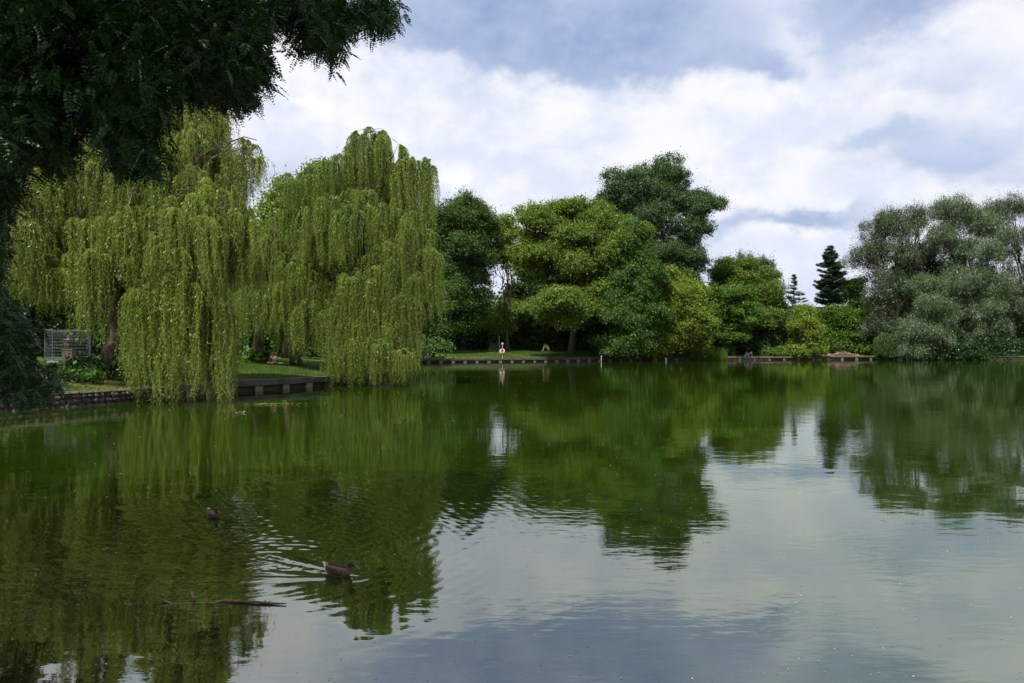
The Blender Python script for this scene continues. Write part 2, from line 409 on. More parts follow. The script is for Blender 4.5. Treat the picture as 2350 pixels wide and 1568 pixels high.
def blob_cloud(rng, blobs, clump=.62, dens=1.0, per=36, flat=.75, style='broad', leaf=(.25,.18), inside=.12, fill=.12, fillsize=2.0, lobes=13, lobe_min=1.4):
    Cs=[];As=[];Ns=[];Ts=[];Ls=[];cl_all=[]
    bl=[]
    for c,r in blobs:
        c=np.array(c,float); r=np.array(r,float)
        if min(r)<lobe_min: bl.append((c,r)); continue
        bl.append((c,r*.62))
        nl=lobes; d0=unit(rng.normal(size=(nl,3))); d0[:,2]=np.abs(d0[:,2])*np.where(rng.random(nl)<.68,1,-.8)
        for k in range(nl):
            q=rng.uniform(.2,.5); bl.append((c+d0[k]*r*rng.uniform(.6,.96),r*q*np.array([1.15,1.15,.85])))
    for bi,(c,r) in enumerate(bl):
        area=4*math.pi*(((r[0]*r[1])**1.6+(r[0]*r[2])**1.6+(r[1]*r[2])**1.6)/3)**(1/1.6)
        K_=max(8,int(area*dens*.62/clump**2))
        d=unit(rng.normal(size=(K_,3))); d=d[d[:,2]>-.75]; K_=len(d)
        ph=rng.uniform(0,6.28,6)
        lump=1+.13*np.sin(4*d[:,0]+ph[0])*np.sin(5*d[:,2]+ph[1])+.09*np.sin(9*d[:,1]+ph[2])*np.sin(8*d[:,0]+ph[3])+.05*np.sin(15*d[:,2]+ph[4])
        rr=np.where(rng.random(K_)<inside,rng.uniform(.3,.8,K_),rng.uniform(.66,1.1,K_)+(rng.random(K_)<.06)*rng.uniform(.08,.28,K_))*lump
        cc=c+d*r*rr[:,None]
        keep=np.ones(K_,bool)
        for bj,(c2,r2) in enumerate(bl):
            if bj!=bi: keep&=np.linalg.norm((cc-c2)/r2,axis=1)>.62
        keep|=rng.random(K_)<.12
        cc=cc[keep]; d=d[keep]; K2=len(cc)
        if K2==0: continue
        cl_all.append(cc)
        sz=clump*rng.uniform(.6,1.35,K2)
        o=rng.normal(size=(K2,per,3)); 
        if style=='silver':
            o*=np.array([.5,.5,.8])
        else: 
            o*=np.array([.62,.62,.62*flat])
        cen=cc[:,None,:]+o*(sz[:,None,None]*np.where(rng.random((K2,per,1))<.22,1.65,.95))
        nn=unit(d[:,None,:]*.55+np.array([0,0,.65])+rng.normal(size=(K2,per,3))*.55)
        ax=rng.normal(size=(K2,per,3))
        if style=='silver': ax=ax*.45+d[:,None,:]*.45+np.array([0,0,-.55])
        else: ax=ax+d[:,None,:]*.4
        t=rng.normal(.45,.16,K2)[:,None]+rng.normal(0,.17,(K2,per))
        Cs.append(cen.reshape(-1,3)); As.append(ax.reshape(-1,3)); Ns.append(nn.reshape(-1,3)); Ts.append(t.ravel())
        Ls.append(rng.uniform(.7,1.3,K2*per))
        # leaves deeper in the crown
        K3=max(4,int(area*dens*fill/clump**2)); d3=unit(rng.normal(size=(K3,3))); c3=c+d3*r*(rng.random((K3,1))**.5*.82)
        n3=14; cen=c3[:,None,:]+rng.normal(size=(K3,n3,3))*clump*.8
        Cs.append(cen.reshape(-1,3)); As.append(rng.normal(size=(K3*n3,3))); Ns.append(rng.normal(size=(K3*n3,3))+np.array([0,0,.4]))
        Ts.append(rng.normal(.4,.2,K3*n3)); Ls.append(np.full(K3*n3,fillsize)*rng.uniform(.7,1.2,K3*n3))
    C=np.concatenate(Cs); Lr=np.concatenate(Ls)
    return C,np.concatenate(As),np.concatenate(Ns),leaf[0]*Lr,leaf[1]*Lr,np.concatenate(Ts),np.concatenate(cl_all)

def limb_path(a,b,rng,sag=.12,n=6):
    a=np.array(a,float);b=np.array(b,float); L=np.linalg.norm(b-a)
    t=np.linspace(0,1,n)[:,None]; p=a+(b-a)*t
    p[:,2]+= (np.sin(t[:,0]*math.pi))*L*sag
    p[1:-1]+=rng.normal(size=(n-2,3))*L*.025
    return p
def tree(name, base, blobs, mat, label, cat='tree', group=None, seed=1, trunk_r=.35, bark='bark', fork=.35, sub=3, extra_trunks=(), trunk_top=None, **kw):
    """trunk with limbs into every blob of the crown; leaves gathered in clumps"""
    rg=np.random.default_rng(seed)
    bx,by=base[:2]; bz=g1(bx,by)-.1
    root=empty(name,(bx,by,bz),0,label,cat,group)
    o0=np.array([bx,by,bz])
    loc=[(np.array(c)-o0,r) for c,r in blobs]
    C,A,Nn,L,Wd,T_,cl=blob_cloud(rg,loc,**kw)
    leaves('crown',C,A,Nn,L,Wd,mat,root,T_)
    top=max(loc,key=lambda q:q[0][2])[0] if trunk_top is None else np.array(trunk_top)-o0
    mb=MB()
    pts=limb_path((0,0,0),top,rg,0,8); pts[:3,:2]*=.5
    rad=[trunk_r*(1.35 if i==0 else (1-.85*i/7)) for i in range(8)]
    mb.tube(pts,rad,8)
    for et in extra_trunks:
        q=limb_path((et[0]-bx,et[1]-by,0),np.array(et[2])-o0,rg,0,7); mb.tube(q,[trunk_r*.8*(1-.12*i) for i in range(7)],7)
    for c,r in loc:
        k=min(6,max(1,int(2+fork*6*rg.random())))
        st=pts[min(k,6)]
        p_=limb_path(st,c,rg,.08,6); mb.tube(p_,[max(.03,trunk_r*.45*(1-.14*i)) for i in range(6)],5)
        near=cl[np.argsort(np.linalg.norm(cl-c,axis=1)+rg.uniform(0,2.5*max(r),len(cl)))[:sub*3]]
        for q in near:
            mb.tube(limb_path(p_[rg.integers(2,6)],q,rg,.1,4),[.09,.06,.04,.02],4)
    mb.build('trunk',M[bark],root,True)
    return root
def bl(dx,dy,rx,ry,Y,off=0,rd=None):
    """a crown lobe: centre at column/row (2350 px view), half width and half height in the same units"""
    c=W(dx,dy,Y+off); k=K*(Y+off)
    return (c,((rx*k),(rd or (rx+ry)/2)*k,(ry*k)))

# ------------------------------------------------------------------ weeping willows
def willow(name, trunk_xy, domes, mat, label, seed, group='weeping willows on the bank', tr=.42, leaf=(.175,.038), lean=None, dens=1., limbs=()):
    """domes: (column, top row, half width, bottom row, distance, depth factor)"""
    rg=np.random.default_rng(seed)
    bx,by=trunk_xy; bz=g1(bx,by)-.1; o0=np.array([bx,by,bz])
    root=empty(name,(bx,by,bz),0,label,'weeping willow',group)
    LC=[];LA=[];LN=[];LT=[];LL=[]; RV=[]; mops=[]
    for (cx,yt,rx,yb,Yd,df,*rest) in domes:
        den=rest[0] if rest else 1.
        k=K*Yd; rxm=rx*k; top=W(cx,yt,Yd); zb=W(cx,yb,Yd)[2]
        nm=max(8,int(dens*den*(rxm*rxm*df*4.6+11)))
        ph=rg.uniform(0,6.283,nm); rr=np.sqrt(rg.uniform(0,1,nm))
        dh=min(rxm*1.1,(top[2]-zb)*.45)
        mx=top[0]+rr*rxm*.9*np.cos(ph); my=Yd+rr*rxm*df*.9*np.sin(ph)
        mz=top[2]-.15-dh*(1-np.sqrt(1-.96*rr**2))+rg.normal(0,.12,nm)
        for i in range(nm):
            mop=np.array([mx[i],my[i],mz[i]]); mops.append(mop)
            avail=max(mop[2]-zb,.8)
            ns=int(rg.integers(16,30)*max(.6,min(1.2,rxm/2)))
            az=rg.uniform(0,6.283,ns); out=ph[i]
            reach=rg.uniform(.1,1.,ns)*rg.uniform(.5,.95)*min(1.,rxm/1.6+.3)
            full=avail*(rg.uniform(.3,1.0,ns)**(.55 if yb<880 else .3))*rg.uniform(.8,1.02)*(1.12 if yb>=880 else 1.)
            full=np.minimum(full,rg.uniform(2.8,8.)) if yb<850 else full
            hx=reach*(np.cos(az)*.8+np.cos(out)*.6*rr[i]); hy=reach*(np.sin(az)*.8+np.sin(out)*.6*rr[i])
            kk=.25+reach*.5
            tonem=rg.normal(.45,.17); drift=rg.normal(0,.03,2); rope=rg.choice([.45,.8,1.15],p=[.35,.4,.25]); reach=reach*rope; hx=hx*rope; hy=hy*rope; kk=.25+reach*.5
            for s_ in range(ns):
                Ls=full[s_]; n=int(Ls/.06)+2
                a=np.linspace(0,Ls,n); e=1-np.exp(-a/(kk[s_]*.9))
                sw=.05*a**.8
                p1,p2=rg.uniform(0,6.28,2)
                px=mop[0]+hx[s_]*e+sw*np.sin(a*1.3+p1)+drift[0]*a**1.3; py=mop[1]+hy[s_]*e+sw*np.cos(a*1.1+p2)+drift[1]*a**1.3
                pz=mop[2]-(a-kk[s_]*.95*(1-np.exp(-a/kk[s_])))
                pz=np.maximum(pz,.02+0*pz)
                pp=np.stack([px,py,pz],-1)
                # twig ribbon
                m_=pp[::5]; 
                if len(m_)>1:
                    RV.append(m_)
                thin=rg.random(n)<.9
                q=pp[thin]; nn=len(q)
                la=rg.uniform(0,6.283,nn)
                ax=np.stack([np.cos(la)*.75,np.sin(la)*.75,-1+rg.normal(0,.35,nn)],-1)
                no=np.stack([np.cos(la+1.57)+rg.normal(0,.4,nn),np.sin(la+1.57)+rg.normal(0,.4,nn),rg.normal(.3,.4,nn)],-1)
                LC.append(q+ax*leaf[0]*.45); LA.append(ax); LN.append(no)
                LT.append(tonem+rg.normal(0,.17,nn)); LL.append(rg.uniform(.7,1.25,nn)*np.clip(1.15-.4*a[thin]/Ls,.6,1.2))
    C=np.concatenate(LC)-o0; Lr=np.concatenate(LL)
    T_=np.concatenate(LT); T_=np.where(rg.random(len(T_))<.006,.99,np.clip(T_,0,.92))  # rare leaves take the pale accent: painted glints of silvery undersides
    leaves('crown',C,np.concatenate(LA),np.concatenate(LN),leaf[0]*Lr,leaf[1]*Lr,mat,root,T_)
    V=[];Q=[];b=0
    for m_ in RV:
        w=np.array([.0035,.002,0]); V.append(m_-w); V.append(m_+w); n=len(m_); i=np.arange(n-1)
        Q.append(np.stack([b+i,b+i+1,b+n+i+1,b+n+i],-1)); b+=2*n
    npmesh('twig',np.concatenate(V)-o0,np.concatenate(Q),M['twig'],root)
    mb=MB(); mops=np.array(mops)
    tops=[W(cx,yt,Yd) for (cx,yt,rx,yb,Yd,df,*_) in domes]
    hmax=max(t[2] for t in tops)-bz
    tp=np.array(lean)-o0 if lean is not None else np.array([0,0,hmax*.45])
    pts=limb_path((0,0,0),tp,rg,0,7)
    mb.tube(pts,[tr*1.5,tr*1.1,tr,tr*.95,tr*.85,tr*.75,tr*.6],9)
    for t in tops:
        q=t-o0-np.array([0,0,.5]); st=pts[rg.integers(3,7)]
        pp=limb_path(st,q,rg,.12,8); mb.tube(pp,[max(.035,tr*.32*(1-.12*i)) for i in range(8)],6)
        d=np.linalg.norm(mops-t,axis=1)
        for j in np.argsort(d)[:14]:
            mb.tube(limb_path(pp[rg.integers(4,8)],mops[j]-o0,rg,.18,5),[.03,.024,.018,.013,.008],4)
    for lp in limbs:
        mb.tube([np.array(q)-o0 for q in lp],[.07,.06,.045,.03,.02,.012][:len(lp)],5)
    mb.build('trunk',M['bark'],root,True)
    return root

ta=W(258,858,39.5)
willow('weeping_willow',(ta[0],39.5),[
    (440,190,75,420,41,.8,1.8),(385,235,60,430,41,.8,1.6),(500,240,38,400,41,.8,1.5),(450,280,80,520,40,.6,1.3),(560,318,50,480,39,.8,.55),
    (340,300,110,600,38,.8),(190,300,95,560,38.5,.8),(470,380,95,640,38,.8),(210,215,80,500,40,.7,.8),(90,270,80,560,39,.7),(20,230,90,600,39,.7,1.3),(-60,300,80,640,39,.7),(30,400,60,640,36.5,.7),
    (430,430,90,760,36.8,.7),(560,470,42,660,38,.7),(300,460,75,660,36.6,.6),(175,470,90,700,38,.6),
    (50,480,45,715,35.6,.6),(130,560,55,745,37,.6),(205,560,34,835,35.8,.5),(335,640,42,925,35.7,.5),(315,560,45,700,36.4,.5),
    (410,600,55,925,36.2,.6),(485,640,42,925,36.8,.6),(380,520,60,700,36.0,.5),(555,560,45,700,38.5,.6),(520,700,25,880,37,.6),
    (150,420,150,740,43,.4,1.5),(400,420,150,760,43,.4,1.5),(480,300,90,620,43,.5,1.4),(60,380,80,700,40,.5,1.4)],
    M['willow'],'large yellowish weeping willow trailing into the water beside the fenced bronze figure',11,
    limbs=([W(470,420,40.5),W(500,360,40),W(530,325,39.6),W(560,314,39.2),W(590,322,39)],))
tb=W(598,853,56)
willow('weeping_willow',(tb[0],56),[
    (640,480,50,620,58,.7),(620,540,70,720,56,.7),(560,600,60,760,57,.6),(700,590,70,760,54.5,.6),(590,640,60,800,54,.5),
    (660,570,60,720,55,.6),(540,690,40,800,58,.6)],
    M['willow2'],'low weeping willow with a dark trunk just beside the woman sitting cross-legged',12,tr=.38)
tc_=W(683,850,56.5)
willow('weeping_willow',(tc_[0],56.5),[
    (700,545,60,700,58,.6),(740,600,65,800,54.5,.6),(680,620,55,800,54,.6),(780,640,45,830,53.5,.6),(720,680,50,845,53.2,.5),(640,660,45,790,54,.5),(655,700,30,835,54.5,.5,.6)],
    M['willow2'],'mid-height weeping willow, its trunk between the cross-legged woman and the tallest willow',13,tr=.38)
td=W(838,850,53.2)
willow('weeping_willow',(td[0],54.0),[
    (850,340,105,720,57,.35,1.5),(765,440,85,740,58,.35,1.5),(930,480,70,760,56,.4,1.4),(850,288,58,470,54,.8),(890,310,50,480,54,.8),(790,345,50,500,54,.8),(735,370,45,520,54,.8),(690,385,40,530,54.5,.8),(935,355,50,600,53.5,.7),
    (975,360,22,560,53,.7,.8),(668,475,40,600,55,.8),(840,420,90,640,53,.7),(760,440,75,640,53,.7),(930,480,60,720,52.5,.7),(985,560,32,760,52,.7),
    (820,460,60,640,51.6,.5),(900,540,65,800,52,.6),(960,620,35,780,51.5,.6),(820,610,62,888,51.3,.55),(870,600,55,888,51.6,.55),(925,660,28,888,51.2,.5),
    (800,720,40,888,50.9,.5),(860,700,45,888,51,.5),(740,520,50,640,54,.6),(805,770,42,890,50.5,.6,1.6),(865,770,42,890,50.2,.6,1.6),(915,790,30,890,50.4,.6,1.6),(790,680,40,890,51,.6),(900,720,40,888,51,.5)],
    M['willow2'],'tallest and rightmost weeping willow hanging over the corner of the quay',14,tr=.45,lean=W(845,600,54))

# ------------------------------------------------------------------ near tree whose branches hang in from the upper left
def near_tree():
    rg=np.random.default_rng(77)
    base=np.array([-9.6,5.2,g1(-9.6,5.2)-.1])
    root=empty('acacia_tree',base,0,'nearest tree, its dark feathery branches hanging in over the upper left','tree')
    # sprays: points where clusters of pinnate leaves sit, (column,row,halfw,halfh,distance,count)
    zones=[(60,50,90,90,8.6,120),(120,50,150,100,9.5,190),(330,50,130,80,9,140),(520,40,80,55,9.5,80),(120,190,140,70,9,140),(290,160,70,100,8.5,110),(460,140,90,50,9.5,85),(572,135,34,30,10,40),
           (545,205,30,16,10,26),(560,70,34,45,10,34),(420,80,60,60,9,60),(475,195,34,18,9.6,20),
           (30,290,50,50,8.5,60),(105,300,36,30,8.8,36),(290,310,36,42,8.6,44),(325,355,22,14,8.6,14),(240,235,40,30,8.6,36),(345,225,22,38,8.8,26),(120,355,26,14,8.6,10),
           (0,420,30,35,9.2,26),(-15,520,14,70,9.6,18),(-25,620,14,60,9.8,16),
           (690,18,55,24,11,34),(645,10,55,18,11,22),(735,62,40,26,11,38),(700,85,16,14,11,8),(757,98,18,12,11,12),(790,40,26,20,11,12),(850,12,42,18,11.4,30),(876,36,20,16,11.4,14),(760,10,46,16,11,16),
           (5,735,30,40,10.5,34),(40,785,22,36,10.5,24),(15,845,32,34,10.4,32),(50,865,30,24,10.4,24),(85,880,22,12,10.4,9),(118,868,8,8,10.4,3)]
    sp=[]
    for (cx,cy,rx,ry,Yd,n) in zones:
        n=int(n*2.3); a=rg.uniform(0,6.283,n); q=np.sqrt(rg.random(n))
        for i in range(n):
            yy=Yd+rg.normal(0,.7)
            sp.append((W(cx+rx*q[i]*math.cos(a[i]),cy+ry*q[i]*math.sin(a[i]),yy),1.0))
    # rest of the crown, above and beside the picture
    for _ in range(2600):
        d=unit(rg.normal(size=3)); r_=rg.uniform(.45,1.)
        c=np.array([-6.5,4.5,9.8])+d*np.array([7.5,8.,4.2])*r_
        if c[1]>.5:
            px=c[0]/c[1]*F+512; py=HY-(c[2]-H)/c[1]*F
            if px>-60 and py>-60 and px<1100: continue
        if c[2]<3.2: continue
        sp.append((c,1.7))
    C=[];A=[];Nn=[];T_=[];L_=[]
    for c,sc in sp:
        for k in range(int(rg.integers(4,7))):
            az=rg.uniform(0,6.283); el=rg.uniform(-1.1,.15)
            ax=np.array([math.cos(az)*math.cos(el),math.sin(az)*math.cos(el),math.sin(el)])
            ln=rg.uniform(.16,.26)*sc; st=c+rg.normal(size=3)*.10*sc
            up=unit(np.array([0,0,1.])-ax*ax[2]+rg.normal(size=3)*.35); side=unit(np.cross(up,ax))
            npair=int(ln/.024/sc**.6); t=np.linspace(.12,1,npair)
            rach=st+ax*ln*t[:,None]+np.array([0,0,-.06*sc])*(t**2)[:,None]
            tn=rg.normal(.45,.18)
            for sg in (-1,1):
                la=unit(side*sg*.95+ax*.28+np.array([0,0,-.25])+rg.normal(size=(npair,3))*.12)
                l=.050*sc*np.sin(np.pi*(.25+.6*t))*rg.uniform(.85,1.15,npair)
                C.append(rach+la*l[:,None]*.5); A.append(la); Nn.append(np.broadcast_to(up,(npair,3))+rg.normal(size=(npair,3))*.25)
                T_.append(tn+rg.normal(0,.12,npair)); L_.append(l)
    C=np.concatenate(C)-base; L_=np.concatenate(L_)
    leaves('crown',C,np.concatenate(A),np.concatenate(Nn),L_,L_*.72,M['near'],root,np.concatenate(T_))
    mb=MB(); tp=np.array([-1.,.5,7.])
    tk=limb_path((0,0,0),tp,rg,0,7); mb.tube(tk,[.42,.32,.29,.27,.25,.22,.18],10)
    hubs=[]
    for z_ in zones:
        q=W(z_[0],z_[1]-z_[3]*.3,z_[4])-base; hubs.append(q)
        s0=tk[rg.integers(4,7)]
        pp=limb_path(s0,q,rg,.10,8); mb.tube(pp,[.06,.05,.042,.034,.026,.018,.012,.006],6)
        for _ in range(4):
            e=q+rg.normal(size=3)*np.array([.2,.2,.12])
            mb.tube(limb_path(pp[rg.integers(4,8)],e,rg,.05,4),[.016,.012,.008,.005],4)
    for _ in range(26):
        d=unit(rg.normal(size=3)); d[2]=abs(d[2]); q=np.array([-6.5,4.5,9.2])+d*np.array([6.,6.5,4.])*.9-base
        if q[2]<3.5: continue
        mb.tube(limb_path(tk[rg.integers(4,7)],q,rg,.08,6),[.12,.1,.08,.06,.04,.02],6)
    mb.build('trunk',M['bark'],root,True)
near_tree()

# ------------------------------------------------------------------ trees on the far bank
G='broadleaf trees along the far bank'
def base_at(dx,Y): return ((dx*1024/2350-512)/F*Y,Y)
tree('chestnut_tree',base_at(1007,131),[bl(1055,500,60,65,131),bl(1100,520,45,55,134),bl(1040,590,65,70,130),bl(1090,620,50,60,133),bl(1020,680,50,60,128),bl(1075,700,55,50,130),bl(1040,745,60,32,128),bl(1000,560,40,80,133)],
     M['l_dark'],'dark tree with a bare straight trunk just right of the tallest willow','tree',G,21,trunk_top=W(1040,500,131))
tree('plane_tree',base_at(1165,136),[bl(1165,530,42,36,138),bl(1155,575,34,28,136),bl(1180,600,40,36,136),bl(1120,590,25,30,137),bl(1180,715,44,26,137),bl(1140,745,44,26,138)],
     M['l_light'],'pale thin-crowned tree with sky showing through, between the dark tree and the big plane','tree',G,22,dens=.55,trunk_r=.25,bark='bark_grey')
tree('plane_tree',base_at(1310,134),[bl(1255,520,70,60,134),bl(1330,500,70,52,136),bl(1400,530,70,55,134),bl(1230,600,65,55,133),bl(1320,590,75,65,132),bl(1410,610,60,60,133),bl(1275,715,82,58,126),bl(1350,700,50,55,128),bl(1455,560,45,60,131),bl(1290,655,55,36,138),bl(1370,655,60,40,138),bl(1430,690,50,50,136)],
     M['l_plane'],'broad light green plane tree with low bough above the bent stone figure','tree',G,23,trunk_r=.5,bark='bark_grey')
tree('poplar_tree',base_at(1500,145),[bl(1440,430,58,48,146),bl(1520,415,55,48,148),bl(1560,470,60,50,146),bl(1480,490,70,60,145),bl(1615,478,36,38,144),bl(1590,535,42,38,144),bl(1530,560,70,60,143),bl(1590,600,36,35,142),bl(1565,640,50,60,143),bl(1400,470,35,40,146)],
     M['l_poplar'],'tallest dark blue-green poplar rising above the others on the far bank','tree',G,24,clump=.6,dens=.72,fill=.06,trunk_r=.5,bark='bark_grey')
tree('alder_tree',base_at(1435,131),[bl(1455,570,42,50,130),bl(1430,640,55,55,130),bl(1480,650,42,60,129),bl(1420,720,52,55,128),bl(1475,740,58,52,127),bl(1440,785,60,34,126),bl(1395,660,32,50,131)],
     M['l_alder'],'deep green tree reaching down to the water, left of the yellow-green tree','tree',G,25)
tree('box_elder_tree',base_at(1555,135),[bl(1535,660,46,42,133),bl(1580,690,48,42,133),bl(1525,715,48,38,132),bl(1585,745,52,42,132),bl(1550,780,50,34,131),bl(1600,790,34,26,132),bl(1510,760,30,32,132),bl(1500,800,36,22,131)],
     M['l_yellow'],'yellow-green tree with brown seed clusters overhanging the water','tree',G,26,clump=.65)
tree('hornbeam_tree',base_at(1672,142),[bl(1665,680,46,32,141),bl(1650,725,40,34,140),bl(1695,730,42,36,140),bl(1670,765,52,26,140),bl(1700,690,26,28,142)],
     M['l_horn'],'bright green layered tree between the yellow-green tree and the seated group','tree',G,27,flat=.3)
tree('maple_tree',base_at(1730,150),[bl(1695,630,50,34,150),bl(1745,650,45,40,150),bl(1720,685,60,40,149),bl(1765,700,34,42,148),bl(1745,735,48,30,146),bl(1655,640,22,30,151)],
     M['l_maple'],'round-crowned olive tree behind the seated group','tree',G,28)
tree('shrub',base_at(1780,147),[bl(1775,765,30,22,146),bl(1800,735,26,30,148),bl(1765,790,30,16,146)],
     M['l_silver_dk'],'greyish bush under the olive tree','bush','bushes on the far bank',29,trunk_r=.1,per=26)
tree('box_elder_tree',base_at(1848,143),[bl(1845,728,26,24,143),bl(1840,758,34,26,142),bl(1850,792,36,24,142),bl(1872,802,28,16,141),bl(1835,806,34,14,141),bl(1862,770,22,22,142)],
     M['l_yellow'],'small yellow-green tree leaning over the quay below the small spruce','tree',G,30,clump=.55,trunk_r=.2)
tree('ash_tree',base_at(1955,152),[bl(1965,675,26,38,152),bl(1945,735,36,36,151),bl(1975,740,40,45,150),bl(1905,740,34,34,152),bl(1915,735,18,20,153),bl(1960,780,46,24,149),bl(1900,775,30,22,150)],
     M['l_horn'],'ivy-grown tree between the pine and the grey willows','tree',G,31)
tree('shrub',base_at(1890,156),[bl(1908,714,13,14,157),bl(1862,722,18,12,157),bl(1880,735,28,20,156),bl(1930,735,30,26,155)],
     M['l_alder'],'bush with glossy leaves in front of the white house','bush','bushes on the far bank',32,trunk_r=.12,per=24)
SG='silver willows at the right end of the pond'
kwS=dict(style='silver',leaf=(.29,.085),clump=.66,per=54,fill=.05)
tree('silver_willow',base_at(2075,150),[bl(2000,535,52,46,150),bl(2065,525,45,42,150),bl(1985,590,44,44,149),bl(2050,590,48,44,148),bl(2035,650,46,40,147),bl(2105,510,32,32,152),bl(2140,560,36,40,152),bl(2020,700,42,45,146),bl(2040,755,42,40,144)],
     M['l_silver_dk'],'grey-green willow with crooked bare limbs, right of the pine','silver willow',SG,33,trunk_r=.5,dens=.55,**kwS)
tree('silver_willow',base_at(2125,141),[bl(2120,670,42,34,141),bl(2130,720,50,42,140),bl(2110,765,48,36,139),bl(2150,780,36,34,139),bl(2100,805,42,18,138),bl(2160,745,32,36,140)],
     M['l_silver'],'rounded silvery willow bush standing forward at the water','silver willow',SG,34,trunk_r=.25,**kwS)
tree('silver_willow',base_at(2235,147),[bl(2185,500,50,42,147),bl(2250,520,48,44,148),bl(2170,560,45,42,146),bl(2235,590,52,48,145),bl(2210,650,52,44,144),bl(2270,660,46,44,144),bl(2260,720,52,42,142),bl(2200,720,45,42,143),bl(2290,765,32,34,141),bl(2240,775,30,28,141)],
     M['l_silver'],'largest silvery willow with drooping boughs over dark water','silver willow',SG,35,trunk_r=.55,dens=.75,**kwS)
tree('silver_willow',base_at(2345,150),[bl(2310,490,48,38,152),bl(2370,480,48,42,152),bl(2330,560,45,45,150),bl(2390,580,48,48,148),bl(2335,650,42,48,147),bl(2400,680,52,52,145),bl(2340,720,36,40,144),bl(2450,600,50,60,147),bl(2460,720,50,60,145)],
     M['l_silver_dk'],'open-crowned grey willow cut off by the right edge','silver willow',SG,36,trunk_r=.5,dens=.5,**kwS)
tree('silver_willow',base_at(2090,160),[bl(2100,600,40,40,158),bl(2150,640,50,40,158),bl(2160,700,60,50,156),bl(2060,640,30,40,158),bl(2080,720,50,50,155)],
     M['l_under'],'shaded green tree behind the silver willows','tree',G,37,trunk_r=.3)
for i,(cx,Yd,rx,ry,nm_) in enumerate(((2165,138.5,42,22,'under the silvery willow bush'),(2240,137.5,46,20,'under the left boughs of the largest silvery willow'),(2315,136.5,46,20,'under the right boughs of the largest silvery willow'),(2400,135.5,56,24,'at the right edge of the view'),(2480,134,60,24,'beyond the right edge of the view'))):
    tree('shrub',base_at(cx,Yd+3.5),[bl(cx-rx*.5,805,rx*.7,ry,Yd+1),bl(cx+rx*.5,803,rx*.7,ry,Yd+2),bl(cx,818,rx,12,Yd)],M['near'],'low bush coloured dark as bough shade over the water '+nm_,'bush','bushes on the far bank',300+i,trunk_r=.1)  # near-black leaf colour stands for the shade beneath the overhanging boughs
# small weeping willow
tw=W(2030,822,141)
willow('weeping_willow',(tw[0],142.3),[(2030,762,18,828,141,.8),(2016,770,12,826,141,.8),(2044,768,14,826,140.8,.8)],
     M['willow3'],'tiny weeping willow trailing at the water below the grey willows',15,tr=.12,leaf=(.34,.10),dens=1.3)

# understorey and background belts: separate dark trees and bushes
rb=np.random.default_rng(99)
UL=['dark bushy tree in the shade behind the grass bank']
spec=[(905,150,38,60,660),(960,146,45,70,700),(1000,150,50,80,690),(1080,148,60,70,720),(1150,150,55,48,728),(1215,152,50,75,680),(1245,150,55,60,730),(1320,148,70,80,690),(1390,146,50,50,740),(1450,150,50,60,700),(1520,150,60,60,700),(1600,152,50,60,720),(1640,151,30,60,700),(1700,149,50,50,745),(1760,150,50,50,750),(1800,155,46,40,772),(1860,154,55,34,785),(1930,156,60,40,780),(2000,157,60,60,740),(2080,155,60,70,740),(2170,154,60,80,730),(2260,153,60,90,720),(2350,152,60,90,720),(2450,152,80,120,700)]
names=['behind the tallest willow','left of the dark chestnut trunk','around the dark chestnut trunk','behind the old board fence','behind the lifebuoy','right of the lifebuoy','left of the bent stone figure','behind the bent stone figure','behind the dark bench','under the poplar','behind the yellow-green tree','left of the bright layered tree','behind the bright layered tree','behind the left of the seated group','behind the seated group','right of the seated group','behind the small yellow-green tree','behind the brush pile','below the grey willow','behind the silvery willow bush','left of the largest silvery willow','behind the largest silvery willow','below the cut-off grey willow','beyond the right edge']
for i,(cx,Yd,rx,ry,cy) in enumerate(spec):
    gy=830-24
    blobs=[bl(cx,788,rx*.9,40,Yd+1),bl(cx+rb.uniform(-8,8),cy,rx*.75,ry*.8,Yd),bl(cx-rx*.5,cy+25,rx*.6,ry*.6,Yd),bl(cx+rx*.5,cy+20,rx*.6,ry*.6,Yd),bl(cx,min(cy+ry*.8,785),rx,24,Yd-1),bl(cx+rb.uniform(-20,20),795,rx,16,Yd-3)]
    tree('understorey_tree',base_at(cx,Yd),blobs,M['l_under'] if i%2 else M['l_dark'],'dark leafy tree '+names[i],'tree','shaded trees filling the far bank',200+i,trunk_r=.2,clump=1.1,per=30,leaf=(.42,.30))
# belts behind the willows of the left bank
spec2=[(-70,62,120,230,560),(60,66,110,180,640),(190,70,110,170,650),(330,74,110,160,650),(470,78,100,160,650),(600,84,90,150,680),(720,90,90,120,700),(830,98,80,130,690),(930,110,70,120,690)]
nm2=['beyond the left edge','behind the fenced bronze figure','behind the largest yellowish willow trunk','further behind the largest yellowish willow','between the first and second willow','behind the woman sitting cross-legged','behind the mid-height willow','behind the tallest willow on the left bank','behind the tallest willow towards the far bank']
for i,(cx,Yd,rx,ry,cy) in enumerate(spec2):
    blobs=[bl(cx,cy,rx*.8,ry*.9,Yd),bl(cx-rx*.5,cy+40,rx*.6,ry*.6,Yd),bl(cx+rx*.5,cy+30,rx*.6,ry*.6,Yd),bl(cx,770,rx,45,Yd-1.5),bl(cx+20,800,rx,30,Yd-3)]
    tree('understorey_tree',base_at(cx,Yd),blobs,M['l_under'] if i%2 else M['l_dark'],'dark leafy tree '+nm2[i],'tree','shaded trees filling the left bank',240+i,trunk_r=.25,clump=.9,per=30,leaf=(.3,.2))
tree('sycamore_tree',base_at(655,72),[bl(655,440,32,36,72),bl(690,470,50,60,73),bl(625,480,30,40,72),bl(645,540,50,50,72),bl(740,440,40,60,74)],
     M['l_light'],'broad-leaved light green tree peeping out between the two big willows','tree',None,41,clump=.5,leaf=(.22,.17))

